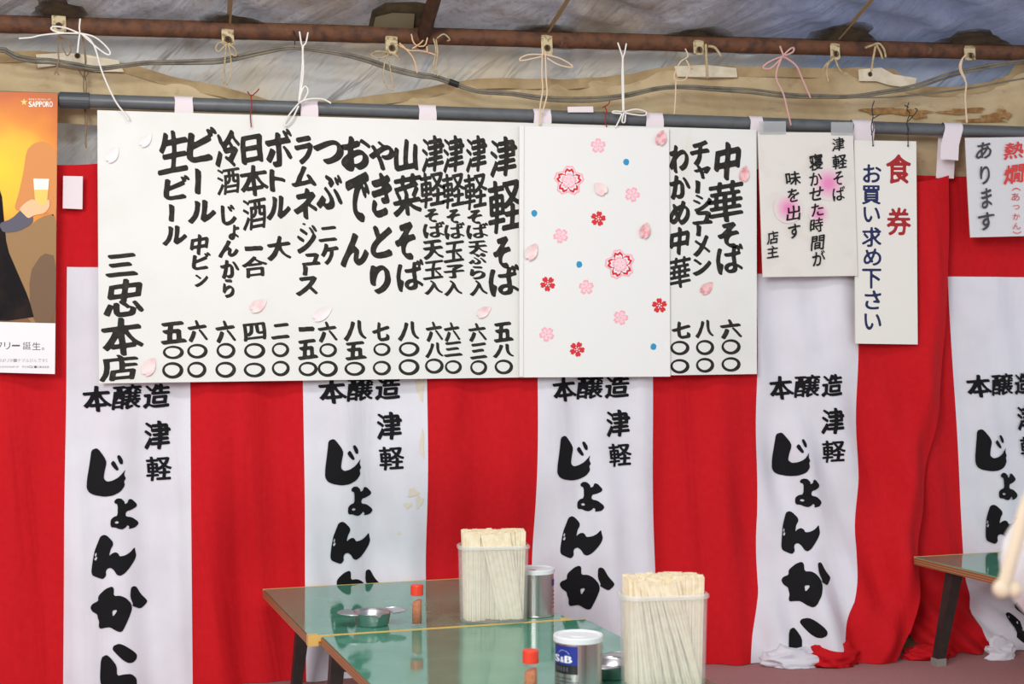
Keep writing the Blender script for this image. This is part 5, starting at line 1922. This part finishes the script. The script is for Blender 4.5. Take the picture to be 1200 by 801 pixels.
c = T(438, 735, TZ) + Vector((0, 0.032, 0))
ashtray(Vector((c.x, c.y, TZ)), 0.12, 'shallow steel ashtray with two ears left of a chilli bottle')
c = T(722, 797, TZ) + Vector((0, 0.036, 0))
ashtray(Vector((c.x, c.y, TZ - 0.001)), 0.9, 'shallow steel ashtray between the labelled tin and the nearer chopstick tub')

# ------------------------------------------------------------------ person at the right edge


def PC(x, y, z):
    """right / ahead / up as seen from the camera's place -> world"""
    return Vector((x * CT + y * ST, -x * ST + y * CT, z))


def skin(name, joints, links, m, parent, org, lvl=2):
    me = bpy.data.meshes.new(name)
    me.from_pydata([tuple(PC(*j[:3]) - org) for j in joints], links, [])
    o_ = bpy.data.objects.new(name, me)
    COL.objects.link(o_)
    o_.modifiers.new('skin', 'SKIN').use_smooth_shade = True
    for k, j in enumerate(joints):
        me.skin_vertices[0].data[k].radius = (j[3], j[4] if len(j) > 4 else j[3])
    me.skin_vertices[0].data[0].use_root = True
    sb = o_.modifiers.new('sub', 'SUBSURF')
    sb.levels = sb.render_levels = lvl
    bpy.context.view_layer.update()
    me2 = bpy.data.meshes.new_from_object(o_.evaluated_get(bpy.context.evaluated_depsgraph_get()))
    bpy.data.objects.remove(o_)
    me2.name = name
    me2.materials.clear()
    me2.materials.append(m)
    me2.polygons.foreach_set('use_smooth', [True] * len(me2.polygons))
    o2 = bpy.data.objects.new(name, me2)
    COL.objects.link(o2)
    if parent:
        o2.parent = parent
    return o2


pb = PC(0.86, 1.30, 0.0)
PER = thing('person', pb, 'person in a white jacket with a raised elbow, cut off at the right edge', 'person')
SK = [(0.86, 1.30, 0.12, 0.13), (0.85, 1.30, 0.28, 0.12), (0.83, 1.30, 0.45, 0.12), (0.81, 1.30, 0.57, 0.07), (0.80, 1.30, 0.64, 0.05), (0.785, 1.30, 0.71, 0.066), (0.775, 1.30, 0.79, 0.085), (0.785, 1.30, 0.87, 0.07),
      (0.80, 1.42, 0.55, 0.055), (0.66, 1.40, 0.58, 0.042), (0.52, 1.33, 0.645, 0.036), (0.545, 1.32, 0.74, 0.03), (0.565, 1.315, 0.83, 0.022), (0.565, 1.31, 0.875, 0.028, 0.018),
      (0.80, 1.16, 0.54, 0.055), (0.74, 1.08, 0.36, 0.042), (0.62, 1.12, 0.27, 0.03), (0.56, 1.14, 0.25, 0.022), (0.52, 1.15, 0.245, 0.028, 0.016),
      (0.82, 1.42, 0.11, 0.085), (0.55, 1.55, 0.15, 0.065), (0.62, 1.22, 0.07, 0.045), (0.55, 1.14, 0.05, 0.035),
      (0.82, 1.18, 0.11, 0.085), (0.56, 1.04, 0.15, 0.065), (0.66, 1.36, 0.07, 0.045), (0.60, 1.46, 0.05, 0.035)]
LK = [(0, 1), (1, 2), (2, 3), (3, 4), (4, 5), (5, 6), (6, 7), (2, 8), (8, 9), (9, 10), (10, 11), (11, 12), (12, 13), (2, 14), (14, 15), (15, 16), (16, 17), (17, 18), (0, 19), (19, 20), (20, 21), (21, 22), (0, 23), (23, 24), (24, 25), (25, 26)]


def fingers(h, d, up, side, curl):
    """five fingers rooted in the palm: h palm centre index"""
    for k, (t_, ln) in enumerate(((-1.5, 0.8), (-0.5, 0.95), (0.5, 1.0), (1.5, 0.9))):
        base = len(SK)
        p = Vector(SK[h][:3]) + side * 0.013 * t_ + d * 0.02
        for q, (a, r) in enumerate(((0.0, 0.0095), (0.028, 0.009), (0.05, 0.008), (0.066, 0.007))):
            c_ = p + d * a * ln * math.cos(curl * q * 0.45) + up * a * ln * math.sin(curl * q * 0.45)
            SK.append((c_.x, c_.y, c_.z, r))
            LK.append((base + q - 1, base + q) if q else (h, base))
    base = len(SK)
    p = Vector(SK[h][:3]) - d * 0.015 + side * 0.022
    for q, (a, r) in enumerate(((0.0, 0.011), (0.025, 0.010), (0.045, 0.008))):
        c_ = p + (side * 0.5 + d * 0.8 + up * 0.5 * q * 0.5).normalized() * a
        SK.append((c_.x, c_.y, c_.z, r))
        LK.append((base + q - 1, base + q) if q else (h, base))


fingers(13, Vector((-0.5, 0, 0.85)).normalized(), Vector((-0.85, 0, -0.5)), Vector((0, -1, 0)), 1.4)
fingers(18, Vector((-1, 0, -0.1)).normalized(), Vector((0, 0, -1)), Vector((0, 1, 0)), 0.5)
skin('body', SK, LK, M['skin'], PER, pb)
JK = [(0.86, 1.30, 0.14, 0.155), (0.85, 1.30, 0.28, 0.15), (0.83, 1.30, 0.44, 0.15), (0.815, 1.30, 0.55, 0.135), (0.803, 1.30, 0.63, 0.085),
      (0.80, 1.43, 0.55, 0.085), (0.66, 1.40, 0.585, 0.06), (0.490, 1.33, 0.660, 0.080), (0.545, 1.32, 0.74, 0.045), (0.562, 1.315, 0.81, 0.036)]
skin('jacket', JK, [(0, 1), (1, 2), (2, 3), (3, 4), (3, 5), (5, 6), (6, 7), (7, 8), (8, 9)], M['jacket'], PER, pb)['label'] = 'white padded jacket'
skin('jacket_sleeve', [(0.81, 1.25, 0.545, 0.09), (0.797, 1.17, 0.535, 0.085), (0.785, 1.115, 0.46, 0.075), (0.74, 1.08, 0.36, 0.065), (0.66, 1.105, 0.295, 0.055), (0.58, 1.135, 0.255, 0.036)],
     [(0, 1), (1, 2), (2, 3), (3, 4), (4, 5)], M['jacket'], PER, pb)
TRS = [(0.86, 1.30, 0.13, 0.14), (0.82, 1.42, 0.11, 0.1), (0.55, 1.55, 0.15, 0.08), (0.62, 1.24, 0.07, 0.058), (0.82, 1.18, 0.11, 0.1), (0.56, 1.04, 0.15, 0.08), (0.66, 1.34, 0.07, 0.058)]
skin('trousers', TRS, [(0, 1), (1, 2), (2, 3), (0, 4), (4, 5), (5, 6)], M['trousers'], PER, pb)['label'] = 'dark trousers'
bh = bmesh.new()
bmesh.ops.create_icosphere(bh, subdivisions=4, radius=1)
for v in bh.verts:
    c_ = v.co
    front = sm((-c_.x - 0.1) / 0.5)
    low = 0.30 * front - 0.55 * (1 - front)
    if c_.z < low:
        c_.z = low
        q = 0.93
        c_.x, c_.y = c_.x * q, c_.y * q
    v.co = PC(0.782 + 0.098 * c_.x, 1.30 + 0.092 * c_.y, 0.808 + 0.098 * c_.z)
bh.verts.index_update()
MB().add([v.co for v in bh.verts], [tuple(x.index for x in f.verts) for f in bh.faces]).build('hair', M['hair'], PER, smooth=True, org=pb)['label'] = 'short dark hair'
bh.free()
fm_ = MB()
hc_ = Vector((0.775, 1.30, 0.79))
for s_ in (-1, 1):
    fm_.lathe([(0.0001, -0.005), (0.006, -0.003), (0.007, 0), (0.006, 0.003), (0.0001, 0.005)], PC(hc_.x - 0.078, hc_.y + s_ * 0.03, hc_.z + 0.005), 10)
fm_.build('eyes', M['ink_black'], PER, smooth=True, org=pb)
skin('nose', [(0.70, 1.30, 0.80, 0.008), (0.684, 1.30, 0.765, 0.012), (0.70, 1.30, 0.755, 0.012)], [(0, 1), (1, 2)], M['skin'], PER, pb)
skin('mouth', [(0.706, 1.28, 0.735, 0.005), (0.698, 1.30, 0.737, 0.007), (0.706, 1.32, 0.735, 0.005)], [(0, 1), (1, 2)], M['pink'], PER, pb)
for s_ in (-1, 1):
    skin('ear', [(0.785, 1.30 + s_ * 0.085, 0.815, 0.012), (0.787, 1.30 + s_ * 0.088, 0.79, 0.012), (0.782, 1.30 + s_ * 0.083, 0.765, 0.008)], [(0, 1), (1, 2)], M['skin'], PER, pb)

# the cream rod the person holds
rb = PC(0.430, 1.27, 0.655)
m = MB()
m.tube(spline([PC(0.431, 1.27, 0.658), PC(0.440, 1.27, 0.69), PC(0.458, 1.275, 0.74), PC(0.505, 1.285, 0.81), PC(0.552, 1.295, 0.885), PC(0.575, 1.30, 0.925)], 6), 0.006, 12, radii=None)
m.lathe([(0.0001, -0.0085), (0.0055, -0.0065), (0.0082, -0.002), (0.0082, 0.002), (0.0055, 0.0065), (0.0001, 0.0085)], PC(0.429, 1.27, 0.654), 14)
m.lathe([(0.0001, -0.0075), (0.005, -0.0055), (0.0072, -0.002), (0.0072, 0.002), (0.005, 0.006), (0.0001, 0.0085)], PC(0.4395, 1.27, 0.6535), 14)
tag(m.build('cream_rod', M['trim'], smooth=True, org=rb), 'cream rod with a lobed end held by the person at the right edge', 'rod')

# crumbs by the seam of the farther table
m = MB()
R3 = random.Random(2)
for k in range(11):
    q = T(506 + k * 3.2 + R3.uniform(-1, 1), 733.2 - 0.19 * k + R3.uniform(-.5, .3), TZ)
    r = R3.uniform(0.0014, 0.0032)
    m.lathe([(r, 0.0003), (r * 0.8, 0.0012), (0.0002, 0.0015)], (q.x, q.y, TZ + 0.0003), 7)
o = m.build('spilled_chilli', M['rust_stain'], org=T(525, 732, TZ))
tag(o, 'brown flecks of spilled spice along the seam of the tables', 'spill')
o['kind'] = 'stuff'
bpy.data.objects.remove(_to)
